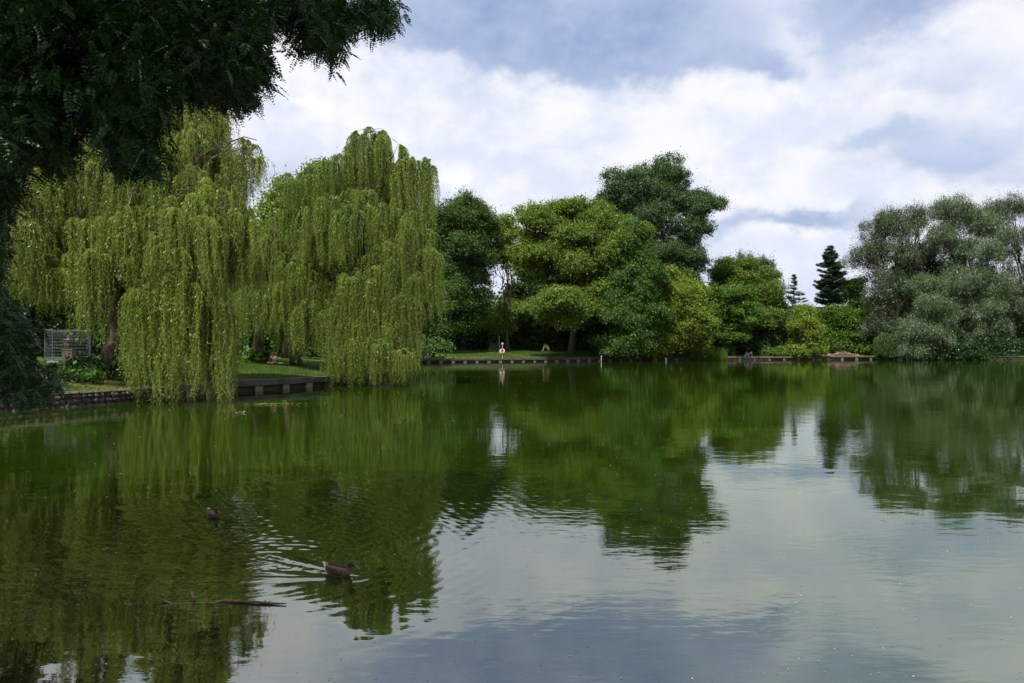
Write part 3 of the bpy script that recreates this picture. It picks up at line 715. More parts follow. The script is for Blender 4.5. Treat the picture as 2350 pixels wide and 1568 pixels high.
# conifers
def conifer(name, base, ztop, zlow, rmax, label, cat, seed, mat, droop=0., up=.25, wh=26, per=5, trunks=((0,0),), needle=(.34,.055), shape=.8, dens=1., rag=.3, bare=0, group=None):
    rg=np.random.default_rng(seed); bx,by=base; bz=g1(bx,by)-.1
    root=empty(name,(bx,by,bz),0,label,cat,group); mb=MB(); C=[];A=[];Nn=[];T_=[]
    hh=ztop-bz
    for (tx,ty) in trunks:
        n=8; mb.tube([(tx*(1-.5*i/n),ty,hh*i/n) for i in range(n+1)],[.28*(1-.93*i/n)*hh/16+.015 for i in range(n+1)],7)
    for w in range(wh):
        f=w/(wh-1); z=(zlow-bz)+(hh-(zlow-bz))*f
        Lm=rmax*((1-f)**shape)*(.25+.75*min(1,(f+.12)/.3))+.15
        for k in range(per):
            az=rg.uniform(0,6.283); Lb=Lm*rg.uniform(1-rag,1.1); z=(zlow-bz)+(hh-(zlow-bz))*min(1,max(0,f+rg.normal(0,.6)/wh)); tx,ty=trunks[rg.integers(len(trunks))]
            n=5; t=np.linspace(0,1,n+1)
            bxs=np.stack([tx*(1-.5*f)+np.cos(az)*Lb*t,ty+np.sin(az)*Lb*t,z-droop*Lb*t+up*Lb*t**2+rg.normal(0,.03)],-1)
            mb.tube(bxs,[.05*(1-.8*q) for q in t],4)
            nc=max(3,int(Lb*5*dens)); tt=rg.uniform(.3 if bare==0 else bare,1.03,nc)
            for q in tt:
                c=np.array([tx*(1-.5*f)+math.cos(az)*Lb*q,ty+math.sin(az)*Lb*q,z-droop*Lb*q+up*Lb*q*q])
                m_=int(26*dens)+6
                side=rg.normal(0,.16+.13*Lb*(1-q),(m_,1))*np.array([-math.sin(az),math.cos(az),0])
                cc=c+side+rg.normal(size=(m_,3))*np.array([.14,.14,.09])
                C.append(cc); A.append(np.array([math.cos(az),math.sin(az),.5-droop])*.7+rg.normal(size=(m_,3))*.6)
                Nn.append(rg.normal(size=(m_,3))+np.array([0,0,.6])); T_.append(rg.normal(.45,.2,m_)+rg.normal(0,.08))
    C=np.concatenate(C); n=len(C); Lr=rg.uniform(.7,1.3,n)
    leaves('crown',C,np.concatenate(A),np.concatenate(Nn),needle[0]*Lr,needle[1]*Lr,mat,root,np.concatenate(T_))
    mb.build('trunk',M['bark'],root,True)
b_=base_at(1903,154)
conifer('pine_tree',b_,W(0,567,154)[2],W(0,698,154)[2],3.9,'dark two-stemmed pine standing against the sky','pine',51,M['l_pine'],wh=26,per=7,trunks=((-.1,0),(1.0,.2)),rag=.45,up=.3,droop=.1,needle=(.42,.075),shape=.62,dens=1.3)
conifer('spruce_tree',base_at(1822,165),W(0,632,165)[2],W(0,705,165)[2],3.1,'small sparse spruce top beside the aerial mast','spruce',52,M['l_pine'],wh=13,per=4,droop=.15,up=.2,rag=.5,shape=1.0,dens=.6,needle=(.36,.09),bare=.35)
tree('larch_tree',base_at(1735,162),[bl(1700,595,9,16,162),bl(1722,600,12,16,163),bl(1748,602,12,14,162),bl(1770,604,8,12,162),bl(1735,618,36,16,162),bl(1783,640,8,12,161)],M['l_larch'],'wispy larch top showing above the olive tree','larch',None,53,style='silver',leaf=(.42,.10),clump=.6,per=30,dens=.8,fill=.15,trunk_r=.2)
conifer('spruce_tree',base_at(1638,160),W(0,655,160)[2],W(0,760,160)[2],3.2,'narrow dark conifer between the poplar and the bright layered tree','spruce',54,M['l_pine'],wh=12,per=4,droop=.1,up=.2,shape=1.)

# ------------------------------------------------------------------ quays and walls
def sweep(mb, pts, prof):
    """closed profile (offset to land, z) swept along the polyline with mitred corners"""
    pts=[np.array(p,float) for p in pts]; n=len(prof); V=[]
    for i,p in enumerate(pts):
        d1=pts[i]-pts[i-1] if i>0 else pts[1]-pts[0]; d2=pts[i+1]-pts[i] if i<len(pts)-1 else d1
        d1=d1/np.linalg.norm(d1); d2=d2/np.linalg.norm(d2)
        n1=np.array([-d1[1],d1[0]]); n2=np.array([-d2[1],d2[0]]); m_=(n1+n2); m_=m_/np.linalg.norm(m_); m_=m_/max(.5,m_@n1)
        for (o,z) in prof: V.append((p[0]+m_[0]*o,p[1]+m_[1]*o,z))
    Fa=[]
    for i in range(len(pts)-1):
        for k in range(n): Fa.append((i*n+k,i*n+(k+1)%n,(i+1)*n+(k+1)%n,(i+1)*n+k))
    Fa.append(tuple(range(n))); Fa.append(tuple((len(pts)-1)*n+k for k in range(n-1,-1,-1)))
    mb.add(V,Fa)
def along(pts, step, start=0.):
    out=[]; s=start
    for a,b in zip(pts[:-1],pts[1:]):
        a=np.array(a,float);b=np.array(b,float); L=np.linalg.norm(b-a); d=(b-a)/L
        while s<L: out.append((a+d*s,math.atan2(d[1],d[0]))); s+=step
        s-=L
    return out
def quay(pts, label, step=2.0, group='concrete quay walls round the pond', top=.64, cop=.34, plank=False, start=.6):
    root=empty('quay_wall',(pts[0][0],pts[0][1],0),0,label,'quay wall',group); o=np.array(pts[0])
    loc=[tuple(np.array(p)-o) for p in pts]
    mb=MB(); sweep(mb,loc,[(-.16,top-cop),(-.16,top-.02),(-.13,top),(.42,top),(.42,top-cop)]); mb.build('coping',M['coping'],root)
    mb=MB(); sweep(mb,loc,[(.12,-.6),(.12,top-cop+.02),(.38,top-cop+.02),(.38,-.6)]); mb.build('panel',M['concrete_dk'],root)
    if plank:
        mb=MB(); sweep(mb,loc,[(-.20,top-cop-.06),(-.20,top-cop+.07),(.05,top-cop+.07),(.05,top-cop-.06)]); mb.build('ledge',M['concrete'],root)
    rg=np.random.default_rng(int(abs(pts[0][0]*10)))
    for p,a in along(loc,step,start):
        mb=MB(); nrm=np.array([-math.sin(a),math.cos(a)]); c=p+nrm*.03
        mb.box((c[0],c[1],(top-cop-.075*(1 if plank else 0)+.0-.6)/2),(.5*rg.uniform(.9,1.1),.26,(top-cop+.6)-.075*(1 if plank else 0)-.004),a); mb.build('pier',M['concrete'],root)
    return root
# the shoreline polygon runs clockwise as seen here; land lies to the left of each of these runs
quay([(-17.05,39.6),(-16.6,43.5),(-13.9,47.5),(-11.2,52.5),(-9.8,62),(-10.8,67)],'weathered concrete quay with dark coping under the willows on the left bank',2.0)
quay([(-18.4,112.2),(-15.4,117),(19.8,130),(22,131)],'long concrete quay with regular piers in front of the far grass bank',1.95)
quay([(24,132.0),(31,134.8)],'short quay stub under the overhanging trees beside the pale stump post',2.2,top=.5,cop=.2)
quay([(37.6,137.8),(52,140.5),(57,141.3)],'low quay with pale ledge where the group of people sits',2.9,plank=True,top=.66,cop=.22)
quay([(57.6,141.4),(67,143),(70,142.1)],'low quay below the bare earth and the brush pile',2.9,plank=False,top=.62,cop=.2)

def stonewall():
    pts=[(-22.2,25.5),(-20.9,30),(-20.7,31),(-18.1,35.4),(-17.07,39.5)]; o=np.array(pts[0]); loc=[tuple(np.array(p)-o) for p in pts]
    root=empty('stone_wall',(pts[0][0],pts[0][1],0),0,'low rough stone wall along the water below the dirt path','stone wall')
    mb=MB(); sweep(mb,loc,[(.05,-.6),(.05,.55),(.55,.55),(.55,-.6)]); mb.build('core',M['stone_core'],root)
    rg=np.random.default_rng(8); mb=MB()
    for row,(z,hh) in enumerate(((-.02,.2),(.2,.22),(.42,.2),(.57,.14))):
        s=rg.uniform(0,.2); tot=along(loc,.06,0)
        while s<len(tot)*.06-.2:
            w=rg.uniform(.2,.5); p,a=tot[min(len(tot)-1,int((s+w/2)/.06))]; nrm=np.array([-math.sin(a),math.cos(a)])
            for dep in ((.0,),(.0,.33))[row==3]:
                c=p+nrm*(.05+dep+rg.uniform(-.03,.03)); b0=len(mb.V)
                mb.ball((0,0,0),(w*.60,.17,hh*.60*rg.uniform(.8,1.15)),6,4,.2,rg)
                for i in range(b0,len(mb.V)):
                    x,y,zz=mb.V[i]; mb.V[i]=(c[0]+x*math.cos(a)-y*math.sin(a),c[1]+x*math.sin(a)+y*math.cos(a),z+zz+.02)
            s+=w
    mb.build('stones',M['stone'],root)
stonewall()
# dirt path
def strip(name, pts, w, mat, dz=.03):
    V=[];Fa=[]; dn=along(pts,.8)
    for i,(p,a) in enumerate(dn):
        nrm=np.array([-math.sin(a),math.cos(a)])
        for k in range(5):
            q=p+nrm*w*(k/4-.5)+np.array([0,0]); V.append((q[0],q[1],g1(q[0],q[1])+dz))
        if i: 
            for k in range(4): b=(i-1)*5+k; Fa.append((b,b+1,b+6,b+5))
    return tag(pymesh(name,V,Fa,mat,None,True),kind='structure')
strip('path',[(-30,14),(-25,24),(-23.4,31),(-23.5,36),(-27,42),(-34,47)],1.9,M['dirt'],.035)

# ------------------------------------------------------------------ fence round the bronze figure
def fence_panel(A_,B_,name_label,parts_foot=True):
    A_=np.array(A_);B_=np.array(B_); L=np.linalg.norm(B_-A_); a=math.atan2(B_[1]-A_[1],B_[0]-A_[0]); z0=min(g1(*A_),g1(*B_))+.08
    root=empty('fence_panel',(A_[0],A_[1],z0),a,name_label,'fence','galvanised mesh panels fencing the bronze figure')
    mb=MB(); h=1.98
    for x in (0,L): mb.tube([(x,0,0),(x,0,h)],.035,8)
    for z in (.06,h): mb.tube([(0,0,z),(L,0,z)],.028,8)
    mb.build('frame',M['steel'],root)
    mb=MB()
    for i in range(1,10): mb.box((L/2,0,h*i/10+.03),(L-.05,.010,.014))
    n=int(L/.16)
    for i in range(1,n): mb.box((L*i/n,.008,h/2),(.004,.004,h-.1))
    mb.build('wire_mesh',M['wire'],root)
    for x in (0,):
        mb=MB(); mb.box((x,0,-.02),(.26,.65,.13),0,.9); mb.build('foot',M['post_grey'],root)
    return root
def at(dx,Y): return ((dx*1024/2350-512)/F*Y,Y)
f1=at(121,47.0); f2=at(203,46.2); f3=at(103,50.2); f4=at(207,50.0)
fence_panel(f2,f1,'mesh fence panel facing the pond in front of the bronze figure')
fence_panel(f1,f3,'narrow-looking side mesh fence panel left of the bronze figure')
fence_panel(f3,f4,'mesh fence panel behind the bronze figure')
fence_panel(f4,f2,'side mesh fence panel half hidden by willow strands')

def sk(name,J,E,mat,parent,levels=2,root=None):
    """J: {joint:(x,y,z,r)}, E: chains of joint names"""
    ks=list(J); idx={k:i for i,k in enumerate(ks)}; ed=set()
    for ch in E:
        for a,b in zip(ch[:-1],ch[1:]): ed.add((idx[a],idx[b]))
    return skin(name,[J[k][:3] for k in ks],list(ed),[J[k][3] for k in ks],mat,parent,levels,idx[root] if root else 0)

# bronze seated figure hugging its knees
bx,by=at(158,48.4); zb=g1(bx,by)
ped=empty('pedestal',(bx,by,zb),0,'tapered brown stone block carrying the bronze figure','pedestal')
mb=MB(); mb.box((0,0,.38),(.56,.56,.80),R(8),1.06); mb.build('block',M['sand_pedestal'],ped)
mb=MB(); mb.box((0,0,.81),(.66,.66,.07),R(8)); mb.build('plate',M['sand_pedestal'],ped)
st=empty('bronze_statue',(bx,by,zb+.84),0,'brown bronze seated figure with bowed head hugging one knee','statue')
J={'pel':(.08,0,.13,.15),'belly':(.13,0,.30,.16),'chest':(.10,0,.50,.17),'neck':(.02,0,.66,.07),'head0':(0,0,.74,.085),'head':(-.02,0,.84,.10),'nose':(-.10,0,.79,.05)}
for s,y in (('l',.13),('r',-.13)):
    J['hip'+s]=(.02,y*.7,.12,.10); J['knee'+s]=(-.24,y*1.0,.42 if s=='r' else .36,.075); J['ank'+s]=(-.12,y,.08,.05); J['toe'+s]=(-.27,y,.03,.04)
    J['sho'+s]=(.06,y*1.35,.60,.075); J['elb'+s]=(-.22,y*1.5,.55,.055); J['wri'+s]=(-.27,y*.3,.46,.045); J['han'+s]=(-.24,-y*.4,.42,.04)
E=[('pel','belly','chest','neck','head0','head'),('head0','nose')]+[c for s in 'lr' for c in (('pel','hip'+s,'knee'+s,'ank'+s,'toe'+s),('chest','sho'+s,'elb'+s,'wri'+s,'han'+s))]
sk('body',J,E,M['bronze'],st,2,'pel')

# bent stone figure on the far bank
bx,by=at(1253,134.5); zb=g1(bx,by)
sr=empty('stone_statue',(bx,by,zb),0,'large ochre stone figure sitting bent over its knees on a dark slab','statue')
mb=MB(); mb.box((0,0,.10),(2.0,1.4,.22)); mb.build('slab',M['slab_dark'],sr)
J={'pel':(.56,0,.42,.23),'belly':(.44,0,.72,.21),'chest':(.18,0,1.12,.22),'neck':(-.05,0,1.36,.12),'head0':(-.22,0,1.34,.13),'head':(-.36,0,1.27,.13)}
for s,y in (('l',.2),('r',-.2)):
    J['hip'+s]=(.48,y*.8,.40,.18); J['thi'+s]=(.15,y,.80,.15); J['knee'+s]=(-.18,y,1.08,.12); J['cal'+s]=(-.36,y,.75,.11); J['ank'+s]=(-.48,y,.38,.075); J['toe'+s]=(-.72,y,.27,.06)
    J['sho'+s]=(.02,y*1.45,1.32,.11); J['elb'+s]=(-.32,y*1.5,1.08,.09); J['wri'+s]=(-.44,y*1.1,.76,.065); J['han'+s]=(-.50,y*.9,.62,.055)
E=[('pel','belly','chest','neck','head0','head')]+[c for s in 'lr' for c in (('pel','hip'+s,'thi'+s,'knee'+s,'cal'+s,'ank'+s,'toe'+s),('chest','sho'+s,'elb'+s,'wri'+s,'han'+s))]
sk('body',J,E,M['sand_statue'],sr,2,'pel')

# ------------------------------------------------------------------ people
def hand(J,E,key,wri,d,side,up=(0,0,1)):
    """palm and five curled fingers of different length"""
    w=np.array(wri[:3]); d=unit(np.array(d,float)); u=np.array(up,float); s=unit(np.cross(d,u))*side; u=unit(np.cross(s,d))
    J[key+'pa']=(*(w+d*.06),.024); E.append((key,key+'pa'))
    for f,(o,l) in enumerate(((-.026,.062),(-.009,.075),(.009,.07),(.026,.055))):
        b=w+d*.085+s*o; J[f'{key}f{f}a']=(*b,.0095); J[f'{key}f{f}b']=(*(b+d*l*.55-u*.008),.0085); J[f'{key}f{f}c']=(*(b+d*l*.85-u*.035),.0075)
        E.append((key+'pa',f'{key}f{f}a',f'{key}f{f}b',f'{key}f{f}c'))
    b=w+d*.035-s*.034; J[key+'t1']=(*b,.011); J[key+'t2']=(*(b+d*.035-s*.02),.009); E.append((key+'pa',key+'t1',key+'t2'))
def person(loc, rz, J, label, top, legs=None, hair='hair_blond', hairlen=.2, group=None, lowers=None, topmat2=None):
    root=empty('person',loc,rz,label,'person',group); E=[('pel','belly','chest','neck','hd0','hd1','hd2'),('hd0','chin')]
    J=dict(J)
    for s in 'lr':
        E.append(('pel','hip'+s,'knee'+s,'ank'+s,'toe'+s)); E.append(('chest','sho'+s,'elb'+s,'wri'+s))
        e=np.array(J['elb'+s][:3]); w=np.array(J['wri'+s][:3]); hand(J,E,'wri'+s,w,w-e,1 if s=='l' else -1)
    sk('body',J,E,M['skin'],root,1,'pel')
    # shirt: torso and upper sleeves, a little wider than the body
    T_={k:(*J[k][:3],J[k][3]*1.15+.01) for k in ('pel','belly','chest')}
    Ee=[('pel','belly','chest')]
    for s in 'lr':
        a=np.array(J['sho'+s][:3]); b=np.array(J['elb'+s][:3]); T_['sho'+s]=(*a,J['sho'+s][3]*1.2+.008); T_['slv'+s]=(*(a+(b-a)*.5),.058); Ee.append(('chest','sho'+s,'slv'+s))
    sk('shirt',T_,Ee,M[top],root,1,'pel')
    if legs:
        T_={'pel':(*J['pel'][:3],J['pel'][3]*1.1)}; Ee=[]
        for s in 'lr':
            for k in ('hip','knee'): T_[k+s]=(*J[k+s][:3],J[k+s][3]*1.18)
            a=np.array(J['knee'+s][:3]); b=np.array(J['ank'+s][:3]); T_['sh'+s]=(*(a+(b-a)*(lowers or .85)),.058); Ee.append(('pel','hip'+s,'knee'+s,'sh'+s))
        sk('trousers',T_,Ee,M[legs],root,1,'pel')
    h=np.array(J['hd1'][:3]); h2=np.array(J['hd2'][:3]); ch=np.array(J['chin'][:3]); back=unit(h-ch)
    mb=MB(); q=h*.4+h2*.6+back*.022; mb.ball(q,(.092,.098,.098),12,8,.03,np.random.default_rng(1)); mb.ball(h+back*.05-np.array([0,0,hairlen*.35]),(.06,.075,.06+hairlen*.4),10,7); mb.build('hair',M[hair],root,True)
    return root
def sitting(front=-1, lean=.0):
    """cross-legged, facing -y"""
    J={'pel':(0,0,.13,.145),'belly':(0,-.01,.30,.125),'chest':(0,-.03-lean,.48,.135),'neck':(0,-.05-lean,.62,.052),'hd0':(0,-.06-lean,.68,.06),'hd1':(0,-.08-lean,.75,.078),'hd2':(0,-.075-lean,.81,.07),'chin':(0,-.14-lean,.695,.035)}
    for s,k in (('l',1),('r',-1)):
        J['hip'+s]=(k*.10,-.03,.12,.10); J['knee'+s]=(k*.36,-.30,.15,.062); J['ank'+s]=(-k*.04,-.38,.075,.042); J['toe'+s]=(-k*.18,-.42,.06,.035)
        J['sho'+s]=(k*.18,-.03-lean,.56,.06); J['elb'+s]=(k*.25,-.12-lean,.34,.042); J['wri'+s]=(k*.12,-.28-lean,.22,.03)
    return J
px,py=at(628,56.0)
person((px,py,g1(px,py)+.01),R(-6),sitting(lean=.03),'woman in pale pink top sitting cross-legged on a blanket under the willows','cloth_pink',None,'hair_blond',.3)
def blanket(name,dx,Y,w,d,mat,label,cat,rz=0,th=.02):
    x,y=at(dx,Y); V=[];Fa=[]; rg=np.random.default_rng(int(dx)); n=10
    root=None
    for k,zz in ((0,0),(1,th)):
        for i in range(n+1):
            for j in range(n+1):
                u=(i/n-.5)*w; v=(j/n-.5)*d; X_=u*math.cos(rz)-v*math.sin(rz); Y_=u*math.sin(rz)+v*math.cos(rz)
                V.append((X_,Y_,g1(x+X_,y+Y_)-g1(x,y)+.03+zz+.012*math.sin(i*1.9+j)+.01*math.sin(j*2.3)))
    m_=(n+1)**2
    for i in range(n):
        for j in range(n):
            a=i*(n+1)+j; Fa.append((a+m_,a+1+m_,a+n+2+m_,a+n+1+m_)); Fa.append((a+n+1,a+n+2,a+1,a))
    o=pymesh(name,V,Fa,mat,None,True); o.location=(x,y,g1(x,y)); tag(o,label,cat); return o
blanket('blanket',630,55.9,1.7,1.2,M['cloth_dark'],'thin dark blanket under the cross-legged woman','blanket')
def bundle(dx,Y,r,mat,label,cat,name='bag',seed=1):
    x,y=at(dx,Y); mb=MB(); rg=np.random.default_rng(seed); mb.ball((0,0,r[2]*.9),r,12,8,.12,rg); mb.ball((r[0]*.6,0,r[2]*.7),tuple(q*.6 for q in r),9,6,.12,rg)
    o=mb.build(name,mat,None,True); o.location=(x,y,g1(x,y)+.05); tag(o,label,cat)
bundle(645,55.7,(.24,.15,.08),M['cloth_white'],'crumpled white cloth lying right of the cross-legged woman','cloth','towel',3)
bundle(616.5,55.7,(.10,.08,.05),M['cloth_white'],'small pale bag left of the cross-legged woman','bag','bag',4)
# reclining person and picnic things half hidden behind willow strands
J={'pel':(0,0,.14,.14),'belly':(-.16,0,.22,.12),'chest':(-.32,0,.38,.13),'neck':(-.42,0,.50,.05),'hd0':(-.46,0,.56,.06),'hd1':(-.49,0,.63,.078),'hd2':(-.50,0,.69,.07),'chin':(-.42,0,.575,.035)}
for s,k in (('l',1),('r',-1)):
    J['hip'+s]=(.05,k*.10,.13,.095); J['knee'+s]=(.42,k*.13,.36 if s=='l' else .16,.062); J['ank'+s]=(.72 if s=='r' else .62,k*.14,.06,.042); J['toe'+s]=(.86 if s=='r' else .78,k*.16,.08,.034)
    J['sho'+s]=(-.34,k*.18,.46,.058); J['elb'+s]=(-.48,k*.24,.24,.042); J['wri'+s]=(-.40,k*.3,.06,.03)
px,py=at(517,55); person((px,py,g1(px,py)+.02),0,J,'person in dark top reclining on one arm behind willow strands','cloth_dark',None,'hair_dark',.1)
blanket('blanket',531,54.6,.95,.7,M['cloth_lime'],'lime green blanket spread on the grass beside the reclining person','blanket',.1,.03)
bundle(520,54.3,(.13,.1,.08),M['cloth_red'],'red cloth heap on the grass near the lime green blanket','cloth','towel',5)

# group on the far quay
def sq(lean,hz=.78,k_=1.):
    J={'pel':(0,0,.14,.15),'belly':(0,-.03,.32,.13),'chest':(0,-.10-lean,.52,.14),'neck':(0,-.15-lean,.66,.052),'hd0':(0,-.17-lean,.72,.06),'hd1':(0,-.19-lean,.79,.08),'hd2':(0,-.18-lean,.86,.072),'chin':(0,-.25-lean,.74,.036)}
    for s,k in (('l',1),('r',-1)):
        J['hip'+s]=(k*.10,-.04,.14,.10); J['knee'+s]=(k*.14,-.44,.44,.065); J['ank'+s]=(k*.12,-.60,.05,.045); J['toe'+s]=(k*.13,-.74,.03,.036)
        J['sho'+s]=(k*.19,-.10-lean,.60,.062); J['elb'+s]=(k*.24,-.32-lean*.5,.42,.044); J['wri'+s]=(k*.06,-.46,.46,.03)
    return {a:tuple(q*k_ for q in b) for a,b in J.items()}
GP='people sitting on the far quay'
for dx,Yd,rz,J,lab,top,legs,hr in ((1710.5,139.7,R(55),sq(.10),'woman in grey cardigan crouching at the left end of the quay group','cloth_grey','cloth_teal','hair_dark'),
        (1716,139.3,R(-10),sq(.02,k_=.72),'small child in violet clothes between the two adults on the quay','cloth_violet','cloth_violet','hair_dark'),
        (1722,139.6,R(15),sq(.0),'person in white sleeves and grey clothes at the right of the quay group','cloth_white','cloth_grey','hair_dark')):
    x,y=at(dx,Yd); person((x,y,g1(x,y)+.05),rz,J,lab,top,legs,hr,.15,GP)

# ------------------------------------------------------------------ life ring post and other small furniture
x,y=at(1153,120.6); zg=g1(x,y)
lp=empty('lifebuoy_post',(x,y,zg-.1),0,'grey lifebuoy post with small square sign on the far grass bank','post')
mb=MB(); mb.tube([(0,0,0),(0,0,2.62)],.05,8); mb.build('pole',M['post_grey'],lp)
mb=MB(); mb.box((0,-.06,2.42),(.34,.03,.26)); mb.build('sign',M['post_grey'],lp)
lr=empty('lifebuoy',(x,y-.12,zg+1.15),0,'red and white life ring hung on the grey post','life ring')
def ring_seg(a0,a1,rad=.29,r=.095,n=10,m=10):
    mb=MB(); mb.tube([(rad*math.cos(a0+(a1-a0)*i/n),0,rad*1.08*math.sin(a0+(a1-a0)*i/n)) for i in range(n+1)],r,m); return mb
for a0,a1,mt in ((R(60),R(120),'ring_red'),(R(120),R(238),'ring_white'),(R(238),R(302),'ring_red'),(R(302),R(420),'ring_white')):
    ring_seg(a0,a1).build('ring_segment',M[mt],lr,True)
mb=MB(); mb.tube([(-.33+.12*math.cos(t)-.05,-.02,-.16+.24*math.sin(t)) for t in np.linspace(1.2,5.4,12)],.022,6); mb.build('rope',M['ring_white'],lr,True)
mb=MB(); mb.box((0,-.03,-.02),(.10,.06,.52)); mb.build('bracket',M['ring_red'],lr)
x,y=at(1145.5,127); pp=MB(); pp.tube([(0,0,0),(.01,0,3.1)],.045,6); pp.box((.01,0,2.7),(.09,.09,.12)); o=pp.build('wooden_pole',M['wood_old']); o.location=(x,y,g1(x,y)-.1); tag(o,'thin brown pole standing just behind the lifebuoy post','pole')
x,y=at(1164,139); fr_=empty('board_fence',(x-10.5,y,g1(x-10.5,y)-.1),0,'short run of old grey upright boards in the shade left of the lifebuoy','fence')
mb=MB(); rg=np.random.default_rng(3)
for i in range(15): mb.box((i*.24,rg.uniform(-.03,.03),.80+rg.uniform(-.06,.06)),(.2,.03,1.5))
mb.build('board',M['wood_old'],fr_)
mb=MB(); mb.box((1.7,-.7,.22),(4.0,1.2,.40)); mb.build('base_wall',M['concrete_dk'],fr_)
fr_.location=(*at(1125,139),g1(*at(1125,139))-.1)
x,y=at(1420,133.5); bn=empty('park_bench',(x,y,g1(x,y)),0,'dark bench in deep shade right of the bent stone figure','bench')
for zz,nm_ in ((.45,'seat'),(.78,'backrest')):
    mb=MB(); 
    for k in range(3): mb.box((0,(k*.13-.13) if nm_=='seat' else .22,zz+(0 if nm_=='seat' else k*.11-.11)),(1.8,.11 if nm_=='seat' else .03,.03 if nm_=='seat' else .09))
    mb.build(nm_,M['bench_dark'],bn)
for s in (-.75,.75):
    mb=MB(); mb.box((s,0,.22),(.06,.42,.44)); mb.box((s,.25,.5),(.06,.05,.95)); mb.build('leg',M['bench_dark'],bn)
x,y=at(1380,129.0); o=MB(); o.tube([(0,0,-.8),(0,0,.95)],.05,10); o.tube([(0,0,.95),(0,0,1.0)],.075,10); o=o.build('mooring_post',M['post_grey'],None,True); o.location=(x,125.6,0); o.location.x=at(1380,125.6)[0]; tag(o,'white marker post standing in the water at the right end of the far quay','post')
o=MB(); o.box((0,0,-.1),(.24,.24,1.3),R(12),.92); o.ball((0,0,.56),(.125,.125,.07),10,6); o=o.build('mooring_post',M['ring_white'],None,True); x,y=at(1528,131.0); o.location=(x,y,0); tag(o,'stubby pale post in the water before the yellow-green tree','post')

# brush pile
x,y=at(1935,144.9); mb=MB(); rg=np.random.default_rng(4)
for i in range(90):
    a=rg.uniform(0,3.14); l=rg.uniform(.7,2.2); c=rg.normal(size=2)*np.array([1.35,.5]); z0=abs(rg.normal(0,.22))*max(0,1-abs(c[0])/3.2)
    d=np.array([math.cos(a),math.sin(a)*.6,rg.normal(0,.22)]); p0=np.array([c[0],c[1],z0+.06]); mb.tube(limb_path(p0-d*l/2,p0+d*l/2,rg,.03,4),[.055,.05,.04,.02],5)
o=mb.build('brush_pile',M['brush'],None,True); o.location=(x,y,g1(x,y)); tag(o,'low heap of pale cut branches on the bare earth','brush pile')

# white house behind the trees, aerial mast
x,y=at(1890,176); z0=g1(x,y); hs=empty('house',(x,y,z0),R(-4),'flat white house glimpsed behind the trees near the spruce','house')
zt=W(0,708,176)[2]-z0
mb=MB(); mb.box((0,0,zt/2-.1),(17,9,zt)); mb.build('wall',M['render_white'],hs)
mb=MB(); mb.box((0,0,zt+.02),(17.8,9.8,.28)); mb.build('roof',M['coping'],hs)
for i in range(5):
    for k in range(2):
        mb=MB(); mb.box((-6.6+i*3.3,-4.52,2.0+k*3.),(1.3,.08,1.5)); mb.build('window',M['glass_dark'],hs)
x,y=at(1990,170); z0=g1(x,y); h2=empty('house',(x,y,z0),R(6),'tile-roofed house just showing behind the pine trunks','house')
zt=W(0,735,170)[2]-z0
mb=MB(); mb.box((0,0,zt/2-.1),(12,8,zt)); mb.build('wall',M['render_white'],h2)
pymesh('roof',[(-6.5,-4.6,zt-.15),(6.5,-4.6,zt-.15),(6.5,4.6,zt-.15),(-6.5,4.6,zt-.15),(-6.5,0,zt+2.2),(6.5,0,zt+2.2)],[(0,1,5,4),(2,3,4,5),(0,4,3),(1,2,5),(0,3,2,1)],M['roof_tile'],h2)
for i in range(3):
    mb=MB(); mb.box((-3.6+i*3.6,-4.02,3.2),(1.2,.08,1.4)); mb.build('window',M['glass_dark'],h2)
x,y=at(1810,172); mt=empty('aerial_mast',(x,y,g1(x,y)),0,'thin rooftop-style aerial mast with cross bars beside the small spruce','aerial')
zt=W(0,636,172)[2]-g1(x,y); mb=MB(); mb.tube([(0,0,0),(0,0,zt)],.05,6); mb.build('pole',M['post_grey'],mt)
for dz,l in ((0.1,.6),(1.6,2.6),(3.0,3.2)): mb=MB(); mb.tube([(-l,0,zt-.1-dz*1.3),(.3,0,zt-.1-dz*1.3)],.03,5); mb.build('cross_bar',M['post_grey'],mt)

# ------------------------------------------------------------------ reeds, grass, low plants
def blades(name, P, h, w, mat, kindlab, rg, lean=.35, tone=None):
    n=len(P); az=rg.uniform(0,6.283,n); ln=rg.uniform(0,lean,n)
    A=np.stack([np.cos(az)*ln,np.sin(az)*ln,np.ones(n)],-1); A=unit(A); hh=h*rg.uniform(.5,1.2,n)
    Nn=np.stack([np.cos(az+rg.normal(0,.8,n)),np.sin(az),.4*np.ones(n)],-1)
    t=rg.normal(.45,.2,n) if tone is None else tone
    o=leaves(name,P+A*hh[:,None]*.45,A,Nn,hh,w,mat,None,t); tag(o,kindlab,'grass' if 'grass' in name else 'plants',kind='stuff'); return o
rg=np.random.default_rng(31)
n=1500; x=rg.uniform(30.5,38.5,n); y=134.9+(x-30.5)*.38+rg.normal(.3,.7,n); blades('reeds',np.column_stack([x,y,np.full(n,.0)]),2.3,.09,M['l_reed'],'tall green reeds at the water beside the low quay',rg)
def landpts(n,x0,x1,y0,y1,smin,smax):
    x=rg.uniform(x0,x1,n); y=rg.uniform(y0,y1,n); s=shore_dist(x,y); k=(s>smin)&(s<smax); x=x[k];y=y[k]
    return np.column_stack([x,y,gz(x,y)])
Pn=np.concatenate([landpts(150000,-42,-9,25,66,.45,16),landpts(30000,-24,-9,28,60,.35,1.2)])
pathd=np.min([np.hypot(Pn[:,0]-q[0][0],Pn[:,1]-q[0][1]) for q in along([(-30,14),(-25,24),(-23.4,31),(-23.5,36),(-27,42),(-34,47)],.5)],axis=0); Pn=Pn[pathd>.95]
